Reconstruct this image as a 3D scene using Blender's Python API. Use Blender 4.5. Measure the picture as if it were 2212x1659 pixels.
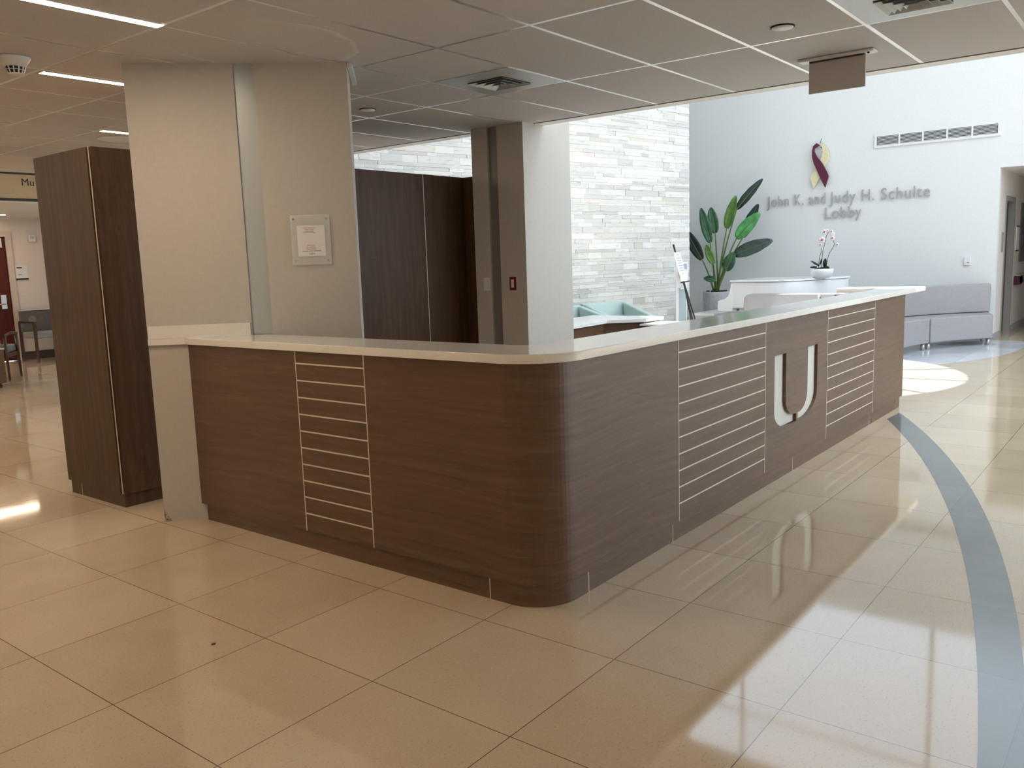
import bpy, bmesh, math, random
from mathutils import Vector, Matrix
for o in list(bpy.data.objects): bpy.data.objects.remove(o)
S = bpy.context.scene
COL = S.collection
PI = math.pi
rnd = random.Random(7)

# ------------------------------------------------------------------ camera
CAM_H = 1.434
yaw, pitch, roll, FPX = 0.665901, -0.144197, -0.033196, 1833.36
f = Vector((math.cos(yaw)*math.cos(pitch), math.sin(yaw)*math.cos(pitch), math.sin(pitch)))
r = f.cross(Vector((0, 0, 1))).normalized(); u = r.cross(f)
R_ = r*math.cos(roll)+u*math.sin(roll); U_ = -r*math.sin(roll)+u*math.cos(roll)
cd = bpy.data.cameras.new('camera'); cam = bpy.data.objects.new('camera', cd); COL.objects.link(cam)
cam.matrix_world = Matrix(((R_.x, U_.x, -f.x, 0), (R_.y, U_.y, -f.y, 0), (R_.z, U_.z, -f.z, CAM_H), (0, 0, 0, 1)))
cd.sensor_width = 36; cd.lens = FPX/2212*36; cd.clip_start = 0.05; cd.clip_end = 100
S.camera = cam

# ------------------------------------------------------------------ world, sun, daylight, exposure
S.view_settings.view_transform = 'Standard'; S.view_settings.look = 'None'
S.view_settings.gamma = 1; S.view_settings.use_curve_mapping = False
S.view_settings.exposure = 0.0
w = bpy.data.worlds.new('sky'); S.world = w; w.use_nodes = True
w.node_tree.nodes['Background'].inputs[0].default_value = (0.75, 0.88, 1.0, 1)
w.node_tree.nodes['Background'].inputs[1].default_value = 2.7

def lamp(name, kind, loc, direction, energy, color, **kw):
    d = bpy.data.lights.new(name, kind); d.energy = energy; d.color = color
    for k, v in kw.items(): setattr(d, k, v)
    o = bpy.data.objects.new(name, d); COL.objects.link(o); o.location = loc
    o.rotation_euler = Vector(direction).to_track_quat('-Z', 'Y').to_euler()
    return o
SUN_DIR = Vector((0.06, 0.42, -1)).normalized()
ROOF_Z = 10.0
SKY_C = (9.92 - SUN_DIR.x/-SUN_DIR.z*ROOF_Z, 3.62 - SUN_DIR.y/-SUN_DIR.z*ROOF_Z)
lamp('sun', 'SUN', (10, 3, 12), SUN_DIR, 16.0, (1.0, 0.97, 0.92), angle=0.005)
lamp('daylight_window', 'AREA', (10.3, -7.45, 5.0), (0, 1, -0.05), 360, (0.86, 0.94, 1.0), shape='RECTANGLE', size=8.0, size_y=8.8)
lamp('daylight_skylight', 'AREA', (SKY_C[0], SKY_C[1], ROOF_Z+0.5), (0, 0, -1), 290, (0.86, 0.94, 1.0), shape='DISK', size=4.0)

# ------------------------------------------------------------------ materials
def mat(name, color, rough=0.5, metal=0.0, spec=0.5, **kw):
    m = bpy.data.materials.new(name); m.use_nodes = True
    b = m.node_tree.nodes['Principled BSDF']
    b.inputs['Base Color'].default_value = (*color, 1); b.inputs['Roughness'].default_value = rough
    b.inputs['Metallic'].default_value = metal; b.inputs['Specular IOR Level'].default_value = spec
    for k, v in kw.items(): b.inputs[k].default_value = v
    return m
def NT(m): return m.node_tree.nodes, m.node_tree.links, m.node_tree.nodes['Principled BSDF']
def node(N, t, **kw):
    n = N.new(t)
    for k, v in kw.items(): setattr(n, k, v)
    return n
def ramp(N, stops):
    n = N.new('ShaderNodeValToRGB'); cr = n.color_ramp
    while len(cr.elements) < len(stops): cr.elements.new(0.5)
    for e, (p, c) in zip(cr.elements, stops): e.position = p; e.color = (*c, 1)
    return n
def speckle(m, base, amount=0.06, scale=60, bump=0.0, bscale=120):
    N, L, B = NT(m)
    tc = node(N, 'ShaderNodeTexCoord'); nz = node(N, 'ShaderNodeTexNoise'); nz.inputs['Scale'].default_value = scale; nz.inputs['Detail'].default_value = 4
    L.new(tc.outputs['Object'], nz.inputs['Vector'])
    lo = tuple(max(0, c*(1-amount)) for c in base); hi = tuple(min(1, c*(1+amount)) for c in base)
    rp = ramp(N, [(0.35, lo), (0.65, hi)]); L.new(nz.outputs['Fac'], rp.inputs['Fac']); L.new(rp.outputs['Color'], B.inputs['Base Color'])
    if bump:
        n2 = node(N, 'ShaderNodeTexNoise'); n2.inputs['Scale'].default_value = bscale; L.new(tc.outputs['Object'], n2.inputs['Vector'])
        bp = node(N, 'ShaderNodeBump'); bp.inputs['Strength'].default_value = bump; bp.inputs['Distance'].default_value = 0.01
        L.new(n2.outputs['Fac'], bp.inputs['Height']); L.new(bp.outputs['Normal'], B.inputs['Normal'])
    return m
def wood(name, dark, mid, light, vertical=False, rough=0.38):
    m = mat(name, mid, 0.48 if vertical else rough, spec=0.28 if vertical else 0.5); N, L, B = NT(m)
    tc = node(N, 'ShaderNodeTexCoord'); mp = node(N, 'ShaderNodeMapping')
    mp.inputs['Scale'].default_value = (22, 22, 1.1) if vertical else (1.5, 1.5, 34)
    L.new(tc.outputs['Object'], mp.inputs['Vector'])
    # slow wander so the grain lines wave and fork
    nw = node(N, 'ShaderNodeTexNoise'); nw.inputs['Scale'].default_value = 1.3; nw.inputs['Detail'].default_value = 2
    L.new(tc.outputs['Object'], nw.inputs['Vector'])
    ad = node(N, 'ShaderNodeVectorMath', operation='MULTIPLY_ADD'); ad.inputs[1].default_value = (2.2, 2.2, 2.2)
    L.new(nw.outputs['Color'], ad.inputs[0]); L.new(mp.outputs['Vector'], ad.inputs[2])
    n1 = node(N, 'ShaderNodeTexNoise'); n1.inputs['Scale'].default_value = 1.0; n1.inputs['Detail'].default_value = 7; n1.inputs['Roughness'].default_value = 0.62
    L.new(ad.outputs[0], n1.inputs['Vector'])
    n2 = node(N, 'ShaderNodeTexNoise'); n2.inputs['Scale'].default_value = 5.5; n2.inputs['Detail'].default_value = 3
    L.new(ad.outputs[0], n2.inputs['Vector'])
    mx = node(N, 'ShaderNodeMix'); mx.data_type = 'FLOAT'; mx.inputs[0].default_value = 0.3
    L.new(n1.outputs['Fac'], mx.inputs[2]); L.new(n2.outputs['Fac'], mx.inputs[3])
    rp = ramp(N, [(0.33, dark), (0.5, mid), (0.68, light)])
    L.new(mx.outputs[0], rp.inputs['Fac']); L.new(rp.outputs['Color'], B.inputs['Base Color'])
    return m

M = {}
M['wood_h'] = wood('walnut_horizontal', (0.096, 0.051, 0.029), (0.130, 0.073, 0.043), (0.168, 0.101, 0.062))
M['wood_v'] = wood('walnut_vertical', (0.058, 0.028, 0.013), (0.082, 0.042, 0.021), (0.112, 0.061, 0.033), vertical=True)
M['quartz'] = speckle(mat('quartz', (0.86, 0.84, 0.79), 0.08, spec=0.8), (0.86, 0.84, 0.79), 0.03, 160)
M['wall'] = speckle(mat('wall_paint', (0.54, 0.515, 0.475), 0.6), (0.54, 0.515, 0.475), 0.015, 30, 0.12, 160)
M['wall_white'] = speckle(mat('wall_white', (0.74, 0.755, 0.765), 0.6), (0.74, 0.755, 0.765), 0.012, 30, 0.15, 120)
M['wall_pink'] = speckle(mat('wall_warm', (0.70, 0.64, 0.60), 0.6), (0.70, 0.64, 0.60), 0.015, 30)
M['tile'] = speckle(mat('ceiling_tile', (0.55, 0.54, 0.545), 0.85), (0.55, 0.54, 0.545), 0.03, 140, 0.1, 300)
m = M['tile']; N, L, B = NT(m)          # old water-stain ring on the tile beside the diagonal column
src = B.inputs['Base Color'].links[0].from_socket
tc = node(N, 'ShaderNodeTexCoord'); mp = node(N, 'ShaderNodeMapping'); mp.inputs['Location'].default_value = (-2.80/0.5, -3.75/0.46, 0); mp.inputs['Scale'].default_value = (1/0.5, 1/0.46, 0)
nz = node(N, 'ShaderNodeTexNoise'); nz.inputs['Scale'].default_value = 9
L.new(tc.outputs['Object'], mp.inputs['Vector']); L.new(tc.outputs['Object'], nz.inputs['Vector'])
ln = node(N, 'ShaderNodeVectorMath', operation='LENGTH'); L.new(mp.outputs['Vector'], ln.inputs[0])
ma = node(N, 'ShaderNodeMath', operation='MULTIPLY_ADD'); L.new(nz.outputs['Fac'], ma.inputs[0]); ma.inputs[1].default_value = 0.16; L.new(ln.outputs['Value'], ma.inputs[2])
rp = ramp(N, [(0.0, (0.06, 0.06, 0.06)), (0.90, (0.06, 0.06, 0.06)), (0.965, (0.55, 0.55, 0.55)), (0.985, (0, 0, 0))])
ms = node(N, 'ShaderNodeMath', operation='SUBTRACT'); L.new(ma.outputs[0], ms.inputs[0]); ms.inputs[1].default_value = 0.11
L.new(ms.outputs[0], rp.inputs['Fac'])
mx = node(N, 'ShaderNodeMix', data_type='RGBA'); sxx = node(N, 'ShaderNodeSeparateXYZ'); L.new(tc.outputs['Object'], sxx.inputs[0])
mr = node(N, 'ShaderNodeMapRange'); mr.inputs[1].default_value = 2.45; mr.inputs[2].default_value = 2.75; L.new(sxx.outputs[0], mr.inputs[0])
mu = node(N, 'ShaderNodeMath', operation='MULTIPLY'); L.new(mr.outputs[0], mu.inputs[0]); L.new(rp.outputs['Color'], mu.inputs[1])
L.new(mu.outputs[0], mx.inputs[0]); L.new(src, mx.inputs[6]); mx.inputs[7].default_value = (0.80, 0.79, 0.77, 1)
L.new(mx.outputs[2], B.inputs['Base Color'])
M['grid'] = mat('ceiling_grid', (0.82, 0.82, 0.80), 0.4)
M['dark'] = mat('dark_gap', (0.02, 0.02, 0.02), 0.8)
M['alu'] = mat('brushed_aluminium', (0.62, 0.61, 0.58), 0.35, 0.8)
M['inlay'] = mat('pale_metal_inlay', (0.72, 0.68, 0.60), 0.4, 0.2)
M['chrome'] = mat('chrome', (0.75, 0.75, 0.76), 0.18, 1.0)
M['channel'] = mat('grey_blue_channel', (0.50, 0.55, 0.57), 0.35, 0.3)
M['channel_dark'] = mat('dark_grey_channel', (0.24, 0.22, 0.22), 0.4, 0.2)
M['white'] = mat('white_plastic', (0.74, 0.76, 0.78), 0.35)
M['white_gloss'] = mat('white_lacquer', (0.84, 0.85, 0.86), 0.08)
M['red'] = mat('red_plate', (0.22, 0.012, 0.02), 0.35)
M['black'] = mat('black', (0.015, 0.015, 0.015), 0.45)
M['leather'] = speckle(mat('lilac_grey_vinyl', (0.31, 0.30, 0.315), 0.42), (0.31, 0.30, 0.315), 0.04, 40, 0.08, 300)
M['mint'] = mat('mint_vinyl', (0.42, 0.55, 0.53), 0.4)
M['planter'] = speckle(mat('planter_stone', (0.52, 0.52, 0.55), 0.5), (0.52, 0.52, 0.55), 0.12, 18)
M['soil'] = speckle(mat('soil', (0.03, 0.022, 0.018), 0.9), (0.03, 0.022, 0.018), 0.5, 60)
M['stem'] = mat('stem_green', (0.12, 0.19, 0.055), 0.4)
M['frame_grey'] = mat('door_frame_grey', (0.30, 0.29, 0.27), 0.45)
M['frame_light'] = mat('door_frame_light', (0.55, 0.48, 0.43), 0.45)
M['baseboard'] = mat('baseboard_grey', (0.36, 0.35, 0.34), 0.5)
M['brown_base'] = mat('baseboard_brown', (0.06, 0.04, 0.03), 0.5)
M['door_red'] = wood('door_cherry', (0.05, 0.008, 0.006), (0.075, 0.012, 0.008), (0.10, 0.018, 0.012), True)
M['burgundy'] = mat('burgundy', (0.085, 0.006, 0.03), 0.4)
M['cream'] = speckle(mat('cream', (0.72, 0.66, 0.44), 0.45), (0.72, 0.66, 0.44), 0.06, 25)
M['silver'] = mat('silver_letters', (0.48, 0.48, 0.50), 0.4, 0.6)
M['sign_cream'] = mat('sign_cream', (0.72, 0.62, 0.44), 0.5)
M['fabric'] = speckle(mat('grey_fabric', (0.16, 0.17, 0.16), 0.8), (0.16, 0.17, 0.16), 0.2, 60)
M['chairwood'] = mat('dark_chair_wood', (0.055, 0.025, 0.015), 0.35)
M['paper'] = mat('paper', (0.80, 0.80, 0.78), 0.6)
M['text_red'] = mat('text_red', (0.35, 0.04, 0.02), 0.6)
M['text_black'] = mat('text_black', (0.02, 0.02, 0.02), 0.6)
M['text_blue'] = mat('text_blue_grey', (0.35, 0.38, 0.5), 0.6)
M['blue_panel'] = mat('blue_grey_panel', (0.36, 0.46, 0.50), 0.25)
M['clear'] = mat('clear_acrylic', (0.90, 0.93, 0.90), 0.05, **{'Alpha': 0.35})
M['artwork'] = mat('artwork_grey', (0.10, 0.11, 0.10), 0.5)
M['speaker'] = speckle(mat('speaker_grille', (0.45, 0.43, 0.34), 0.7), (0.45, 0.43, 0.34), 0.2, 200)
M['plaster_chip'] = speckle(mat('chipped_plaster', (0.30, 0.28, 0.24), 0.9), (0.30, 0.28, 0.24), 0.9, 90, 0.8, 90)
M['petal'] = mat('orchid_white', (0.85, 0.82, 0.84), 0.5)
M['petal_red'] = mat('orchid_crimson', (0.42, 0.02, 0.06), 0.5)
M['leaf_black'] = mat('orchid_leaf', (0.01, 0.014, 0.01), 0.4)
def emit(name, col, st):
    m = bpy.data.materials.new(name); m.use_nodes = True; N = m.node_tree.nodes; N.clear()
    e = N.new('ShaderNodeEmission'); e.inputs[0].default_value = (*col, 1); e.inputs[1].default_value = st
    o = N.new('ShaderNodeOutputMaterial'); m.node_tree.links.new(e.outputs[0], o.inputs[0]); return m
M['led'] = emit('led_strip', (1.0, 0.79, 0.58), 76.0)
LEAFC = {'dark': (0.012, 0.03, 0.022), 'mid': (0.035, 0.12, 0.055), 'bright': (0.08, 0.33, 0.10), 'olive': (0.085, 0.20, 0.035), 'grey': (0.05, 0.075, 0.068)}
for k, c in LEAFC.items():
    m = mat('leaf_'+k, c, 0.35); N, L, B = NT(m)
    tc = node(N, 'ShaderNodeTexCoord'); nz = node(N, 'ShaderNodeTexNoise'); nz.inputs['Scale'].default_value = 9
    L.new(tc.outputs['Object'], nz.inputs['Vector'])
    rp = ramp(N, [(0.35, tuple(x*0.7 for x in c)), (0.65, tuple(x*1.25 for x in c))]); L.new(nz.outputs['Fac'], rp.inputs['Fac']); L.new(rp.outputs['Color'], B.inputs['Base Color'])
    M['leaf_'+k] = m

# terrazzo floor: 0.61 m tiles with thin dark joints, polished
TX, TY, TS = 1.865, 2.128, 0.6101
def floor_mat(name, c0, c1, joint, rough=0.05, grid=True, speck=True):
    m = mat(name, c0, rough, spec=1.0); N, L, B = NT(m)
    tc = node(N, 'ShaderNodeTexCoord'); sx = node(N, 'ShaderNodeSeparateXYZ'); L.new(tc.outputs['Object'], sx.inputs[0])
    def mth(op, a, b=None):
        n = node(N, 'ShaderNodeMath', operation=op)
        for i, v in enumerate((a, b)):
            if v is None: continue
            if isinstance(v, (int, float)): n.inputs[i].default_value = v
            else: L.new(v, n.inputs[i])
        return n.outputs[0]
    ux = mth('DIVIDE', mth('SUBTRACT', sx.outputs[0], TX), TS); uy = mth('DIVIDE', mth('SUBTRACT', sx.outputs[1], TY), TS)
    fx = mth('FRACT', ux); fy = mth('FRACT', uy)
    dx = mth('MINIMUM', fx, mth('SUBTRACT', 1.0, fx)); dy = mth('MINIMUM', fy, mth('SUBTRACT', 1.0, fy))
    line = mth('LESS_THAN', mth('MINIMUM', dx, dy), 0.0025)
    wn = node(N, 'ShaderNodeTexWhiteNoise', noise_dimensions='2D'); cb = node(N, 'ShaderNodeCombineXYZ')
    L.new(mth('FLOOR', ux), cb.inputs[0]); L.new(mth('FLOOR', uy), cb.inputs[1]); L.new(cb.outputs[0], wn.inputs['Vector'])
    n1 = node(N, 'ShaderNodeTexNoise'); n1.inputs['Scale'].default_value = 130; n1.inputs['Detail'].default_value = 3; L.new(tc.outputs['Object'], n1.inputs['Vector'])
    n2 = node(N, 'ShaderNodeTexNoise'); n2.inputs['Scale'].default_value = 3.0; n2.inputs['Detail'].default_value = 5; L.new(tc.outputs['Object'], n2.inputs['Vector'])
    base = ramp(N, [(0.3, c0), (0.7, c1)])
    L.new(mth('ADD', mth('MULTIPLY', wn.outputs['Value'], 0.35), mth('MULTIPLY', n2.outputs['Fac'], 0.65)), base.inputs['Fac'])
    col = base.outputs['Color']
    if speck:
        sp = ramp(N, [(0.30, (0.78, 0.74, 0.68)), (0.42, (1, 1, 1)), (0.66, (1, 1, 1)), (0.74, (1.0, 1.0, 1.0))]); L.new(n1.outputs['Fac'], sp.inputs['Fac'])
        mx = node(N, 'ShaderNodeMix', data_type='RGBA', blend_type='MULTIPLY'); mx.inputs[0].default_value = 1
        L.new(col, mx.inputs[6]); L.new(sp.outputs['Color'], mx.inputs[7]); col = mx.outputs[2]
    m2 = node(N, 'ShaderNodeMix', data_type='RGBA'); L.new(line, m2.inputs[0]); L.new(col, m2.inputs[6]); m2.inputs[7].default_value = (*joint, 1)
    L.new(m2.outputs[2], B.inputs['Base Color'])
    rn = node(N, 'ShaderNodeMapRange'); rn.inputs[3].default_value = rough*0.8; rn.inputs[4].default_value = rough*1.5; L.new(n2.outputs['Fac'], rn.inputs[0]); L.new(rn.outputs[0], B.inputs['Roughness'])
    return m
M['floor'] = floor_mat('terrazzo', (0.565, 0.455, 0.315), (0.635, 0.525, 0.375), (0.13, 0.075, 0.04))
M['band'] = floor_mat('slate_band', (0.095, 0.12, 0.124), (0.155, 0.185, 0.19), (0.05, 0.06, 0.06), 0.13, speck=False)
M['marble'] = floor_mat('pale_marble', (0.56, 0.59, 0.64), (0.68, 0.71, 0.75), (0.4, 0.42, 0.45), 0.12, speck=False)
# ledger stone, colour per piece from a vertex attribute
m = mat('ledger_stone', (0.8, 0.8, 0.76), 0.7); N, L, B = NT(m)
at = node(N, 'ShaderNodeAttribute', attribute_name='tone'); tc = node(N, 'ShaderNodeTexCoord'); mp = node(N, 'ShaderNodeMapping'); mp.inputs['Scale'].default_value = (3, 3, 18)
nz = node(N, 'ShaderNodeTexNoise'); nz.inputs['Scale'].default_value = 3; nz.inputs['Detail'].default_value = 6
L.new(tc.outputs['Object'], mp.inputs['Vector']); L.new(mp.outputs['Vector'], nz.inputs['Vector'])
rp = ramp(N, [(0.28, (0.72, 0.70, 0.66)), (0.42, (0.96, 0.96, 0.95)), (1, (1, 1, 1))]); L.new(nz.outputs['Fac'], rp.inputs['Fac'])
mx = node(N, 'ShaderNodeMix', data_type='RGBA', blend_type='MULTIPLY'); mx.inputs[0].default_value = 1
L.new(at.outputs['Color'], mx.inputs[6]); L.new(rp.outputs['Color'], mx.inputs[7]); L.new(mx.outputs[2], B.inputs['Base Color'])
bp = node(N, 'ShaderNodeBump'); bp.inputs['Strength'].default_value = 0.3; L.new(nz.outputs['Fac'], bp.inputs['Height']); L.new(bp.outputs['Normal'], B.inputs['Normal'])
M['stone'] = m
# upholstery with soft round blossoms
m = mat('blossom_fabric', (0.14, 0.13, 0.12), 0.8); N, L, B = NT(m)
tc = node(N, 'ShaderNodeTexCoord'); vo = node(N, 'ShaderNodeTexVoronoi'); vo.inputs['Scale'].default_value = 5.5; L.new(tc.outputs['Object'], vo.inputs['Vector'])
rp = ramp(N, [(0.30, (0.20, 0.18, 0.165)), (0.42, (0.115, 0.105, 0.10))]); L.new(vo.outputs['Distance'], rp.inputs['Fac']); L.new(rp.outputs['Color'], B.inputs['Base Color'])
M['blossom'] = m

# ------------------------------------------------------------------ mesh helpers
class MB:
    def __init__(s): s.v = []; s.f = []; s.sm = []
    def add(s, vs, fs, smooth=False):
        n = len(s.v); s.v += [tuple(v) for v in vs]; s.f += [tuple(i+n for i in q) for q in fs]; s.sm += [smooth]*len(fs); return s
    def box(s, a, b):
        x0, y0, z0 = a; x1, y1, z1 = b
        x0, x1 = sorted((x0, x1)); y0, y1 = sorted((y0, y1)); z0, z1 = sorted((z0, z1))
        return s.add([(x0, y0, z0), (x1, y0, z0), (x1, y1, z0), (x0, y1, z0), (x0, y0, z1), (x1, y0, z1), (x1, y1, z1), (x0, y1, z1)],
                     [(0, 3, 2, 1), (4, 5, 6, 7), (0, 1, 5, 4), (1, 2, 6, 5), (2, 3, 7, 6), (3, 0, 4, 7)])
    def obox(s, o, ex, ey, ez):   # box from an origin and three edge vectors
        o, ex, ey, ez = map(Vector, (o, ex, ey, ez))
        p = [o, o+ex, o+ex+ey, o+ey]; p += [q+ez for q in p]
        fs = [(0, 3, 2, 1), (4, 5, 6, 7), (0, 1, 5, 4), (1, 2, 6, 5), (2, 3, 7, 6), (3, 0, 4, 7)]
        if ex.cross(ey).dot(ez) < 0: fs = [q[::-1] for q in fs]
        return s.add(p, fs)
    def prism(s, poly, off):      # poly: 3-D points, extruded along off
        off = Vector(off); P = [Vector(q) for q in poly]; n = len(P)
        nrm = Vector((0, 0, 0))
        for i in range(n): nrm += P[i].cross(P[(i+1) % n])
        if nrm.dot(off) > 0: P = P[::-1]
        vs = P+[q+off for q in P]
        return s.add(vs, [tuple(range(n)), tuple(range(2*n-1, n-1, -1))]+[((i+1) % n, i, i+n, (i+1) % n+n) for i in range(n)])
    def zprism(s, poly, z0, z1): return s.prism([(x, y, z0) for x, y in poly], (0, 0, z1-z0))
    def tube(s, pts, rad, n=10, smooth=True):
        pts = [Vector(p) for p in pts]; rr = rad if isinstance(rad, (list, tuple)) else [rad]*len(pts)
        t0 = (pts[1]-pts[0]).normalized(); ax = t0.orthogonal().normalized(); vs = []
        for i, p in enumerate(pts):
            t = (pts[min(i+1, len(pts)-1)]-pts[max(i-1, 0)]).normalized()
            ax = (ax-t*ax.dot(t)).normalized(); bx = t.cross(ax)
            vs += [p+(ax*math.cos(2*PI*k/n)+bx*math.sin(2*PI*k/n))*rr[i] for k in range(n)]
        fs = [(i*n+k, i*n+(k+1) % n, (i+1)*n+(k+1) % n, (i+1)*n+k) for i in range(len(pts)-1) for k in range(n)]
        s.add(vs, fs, smooth); m_ = len(s.v)-len(vs)
        s.f.append(tuple(m_+k for k in range(n-1, -1, -1))); s.sm.append(False)
        s.f.append(tuple(m_+(len(pts)-1)*n+k for k in range(n))); s.sm.append(False); return s
    def lathe(s, prof, c, n=32, smooth=True):
        vs = [(c[0]+rr*math.cos(2*PI*k/n), c[1]+rr*math.sin(2*PI*k/n), c[2]+z) for rr, z in prof for k in range(n)]
        fs = [(i*n+k, i*n+(k+1) % n, (i+1)*n+(k+1) % n, (i+1)*n+k) for i in range(len(prof)-1) for k in range(n)]
        s.add(vs, fs, smooth); m_ = len(s.v)-len(vs)
        s.f.append(tuple(m_+k for k in range(n-1, -1, -1))); s.sm.append(False)
        s.f.append(tuple(m_+(len(prof)-1)*n+k for k in range(n))); s.sm.append(False); return s
    def build(s, name, m, parent=None, bevel=0, seg=2, label=None, auto=False):
        me = bpy.data.meshes.new(name); me.from_pydata(s.v, [], s.f); me.materials.append(m)
        for p, q in zip(me.polygons, s.sm): p.use_smooth = q
        me.update(); o = bpy.data.objects.new(name, me); COL.objects.link(o)
        if parent is not None:
            o.parent = parent
            o.matrix_parent_inverse = Matrix.Translation(parent_loc(parent)).inverted()
        if bevel:
            b = o.modifiers.new('bevel', 'BEVEL'); b.width = bevel; b.segments = seg; b.limit_method = 'ANGLE'; b.angle_limit = 0.6
            for p in me.polygons: p.use_smooth = True
            wn = o.modifiers.new('wn', 'WEIGHTED_NORMAL'); wn.keep_sharp = True
        if label: o['label'] = label
        return o
LOCS = {}
def parent_loc(o): return LOCS.get(o.name, Vector((0, 0, 0)))
def thing(name, label, cat, loc=(0, 0, 0), group=None):
    o = bpy.data.objects.new(name, None); COL.objects.link(o); o.location = loc; o.empty_display_size = 0.1
    LOCS[o.name] = Vector(loc); o['label'] = label; o['category'] = cat
    if group: o['group'] = group
    return o
def tag(o, label, cat, group=None):
    o['label'] = label; o['category'] = cat
    if group: o['group'] = group
    return o
def struct(o): o['kind'] = 'structure'; return o
def bx(name, a, b, m, parent=None, bevel=0, label=None): return MB().box(a, b).build(name, m, parent, bevel, label=label)
def copy_thing(root, delta, label=None):
    r2 = root.copy(); COL.objects.link(r2); r2.location = Vector(root.location)+Vector(delta)
    if label: r2['label'] = label
    for ch in list(root.children):
        c = ch.copy(); COL.objects.link(c); c.parent = r2
        for g in list(ch.children):
            d = g.copy(); COL.objects.link(d); d.parent = c
    return r2
def text_mesh(txt, size, ext=0.001, spacing=1.0, align='LEFT'):
    c = bpy.data.curves.new('txt', 'FONT'); c.body = txt; c.size = size; c.extrude = ext; c.space_character = spacing; c.align_x = align
    o = bpy.data.objects.new('txt', c); COL.objects.link(o)
    dg = bpy.context.evaluated_depsgraph_get(); me = bpy.data.meshes.new_from_object(o.evaluated_get(dg))
    bpy.data.objects.remove(o); bpy.data.curves.remove(c); return me
def place_mesh(me, name, m, frame, parent=None):
    """frame = (origin, xdir, ydir, zdir) world"""
    o_, x_, y_, z_ = map(Vector, frame)
    T = Matrix(((x_.x, y_.x, z_.x, o_.x), (x_.y, y_.y, z_.y, o_.y), (x_.z, y_.z, z_.z, o_.z), (0, 0, 0, 1)))
    me.transform(T); me.materials.clear(); me.materials.append(m)
    o = bpy.data.objects.new(name, me); COL.objects.link(o)
    if parent is not None: o.parent = parent; o.matrix_parent_inverse = Matrix.Translation(parent_loc(parent)).inverted()
    return o
def put_text(name, txt, m, center, xdir, width, parent, ext=0.0008, updir=(0, 0, 1)):
    me = text_mesh(txt, 1.0, 0.0)
    xs = [v.co.x for v in me.vertices]; ys = [v.co.y for v in me.vertices]
    k = width/(max(xs)-min(xs)); cx = (max(xs)+min(xs))/2; cy = (max(ys)+min(ys))/2
    me.transform(Matrix.Scale(k, 4) @ Matrix.Translation((-cx, -cy, 0)))
    x_ = Vector(xdir).normalized(); u_ = Vector(updir); n_ = x_.cross(u_)
    return place_mesh(me, name, m, (Vector(center), x_, u_, n_), parent)

CZ = 2.559   # hall ceiling
# ------------------------------------------------------------------ floors
XB = 14.6    # lobby back wall
struct(bx('floor', (-5.2, -7.4, -0.2), (20.2, 16.0, 0.0), M['floor']))
def arc_band(c1, r1, a0, a1, c2, r2, b0, b1, n=40):
    P = [(c1[0]+r1*math.cos(a0+(a1-a0)*i/n), c1[1]+r1*math.sin(a0+(a1-a0)*i/n)) for i in range(n+1)]
    Q = [(c2[0]+r2*math.cos(b0+(b1-b0)*i/n), c2[1]+r2*math.sin(b0+(b1-b0)*i/n)) for i in range(n+1)]
    return P, Q
def arc_y(c, rr, y, lower=True): return c[0]+math.sqrt(max(0, rr*rr-(y-c[1])**2))
mb = MB(); n = 48; P = []
for i in range(n+1):
    t = i/n
    xo = 7.868*(1-t)+0.3*t; xi = 7.522*(1-t)+0.1*t
    yo = 15.922-math.sqrt(15.7938**2-(xo-0.675)**2); yi = 18.178-math.sqrt(18.0158**2-(xi+0.147)**2)
    P.append(((xo, yo), (xi, yi)))
vs = [(x, y, 0.0008) for pr_ in P for x, y in pr_]
mb.add(vs, [(2*i, 2*i+1, 2*i+3, 2*i+2) for i in range(n)])
mb.f = [q[::-1] for q in mb.f]
struct(mb.build('trim_1', M['band']))
# pale marble field in front of the curved bench
mb = MB(); c = (13.6, 6.0); rr = 4.36
ring = [(c[0]+rr*math.cos(a), c[1]+rr*math.sin(a)) for a in [math.radians(200+i*3) for i in range(37)]]
ring = [(min(x, 14.59), y) for x, y in ring]
mb.add([(c[0], c[1]-0.4, 0.0006)]+[(x, y, 0.0006) for x, y in ring], [(0, i+1, i+2) for i in range(len(ring)-1)])
struct(mb.build('trim_2', M['marble']))

# ------------------------------------------------------------------ walls
def wallbox(name, a, b, m='wall'): return struct(bx(name, a, b, M[m]))
wallbox('wall_behind', (-5.2, -7.4, 0), (-5.0, 16.0, 2.8), 'wall_pink')
wallbox('wall_right_hall', (-5.2, -7.4, 0), (5.95, -7.2, 2.8), 'wall_pink')
DX0, DX1, DZ = 5.15, 6.27, 2.12       # cherry door in the far left room
mb = MB().box((-5.2, 15.8, 0), (DX0, 16.0, 2.8)).box((DX1, 15.8, 0), (9.0, 16.0, 2.8)).box((DX0, 15.8, DZ), (DX1, 16.0, 2.8))
struct(mb.build('wall_left_room', M['wall_pink']))
wallbox('wall_left_room_side', (9.0, 9.6, 0), (9.2, 16.0, 2.8), 'wall_pink')
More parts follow.
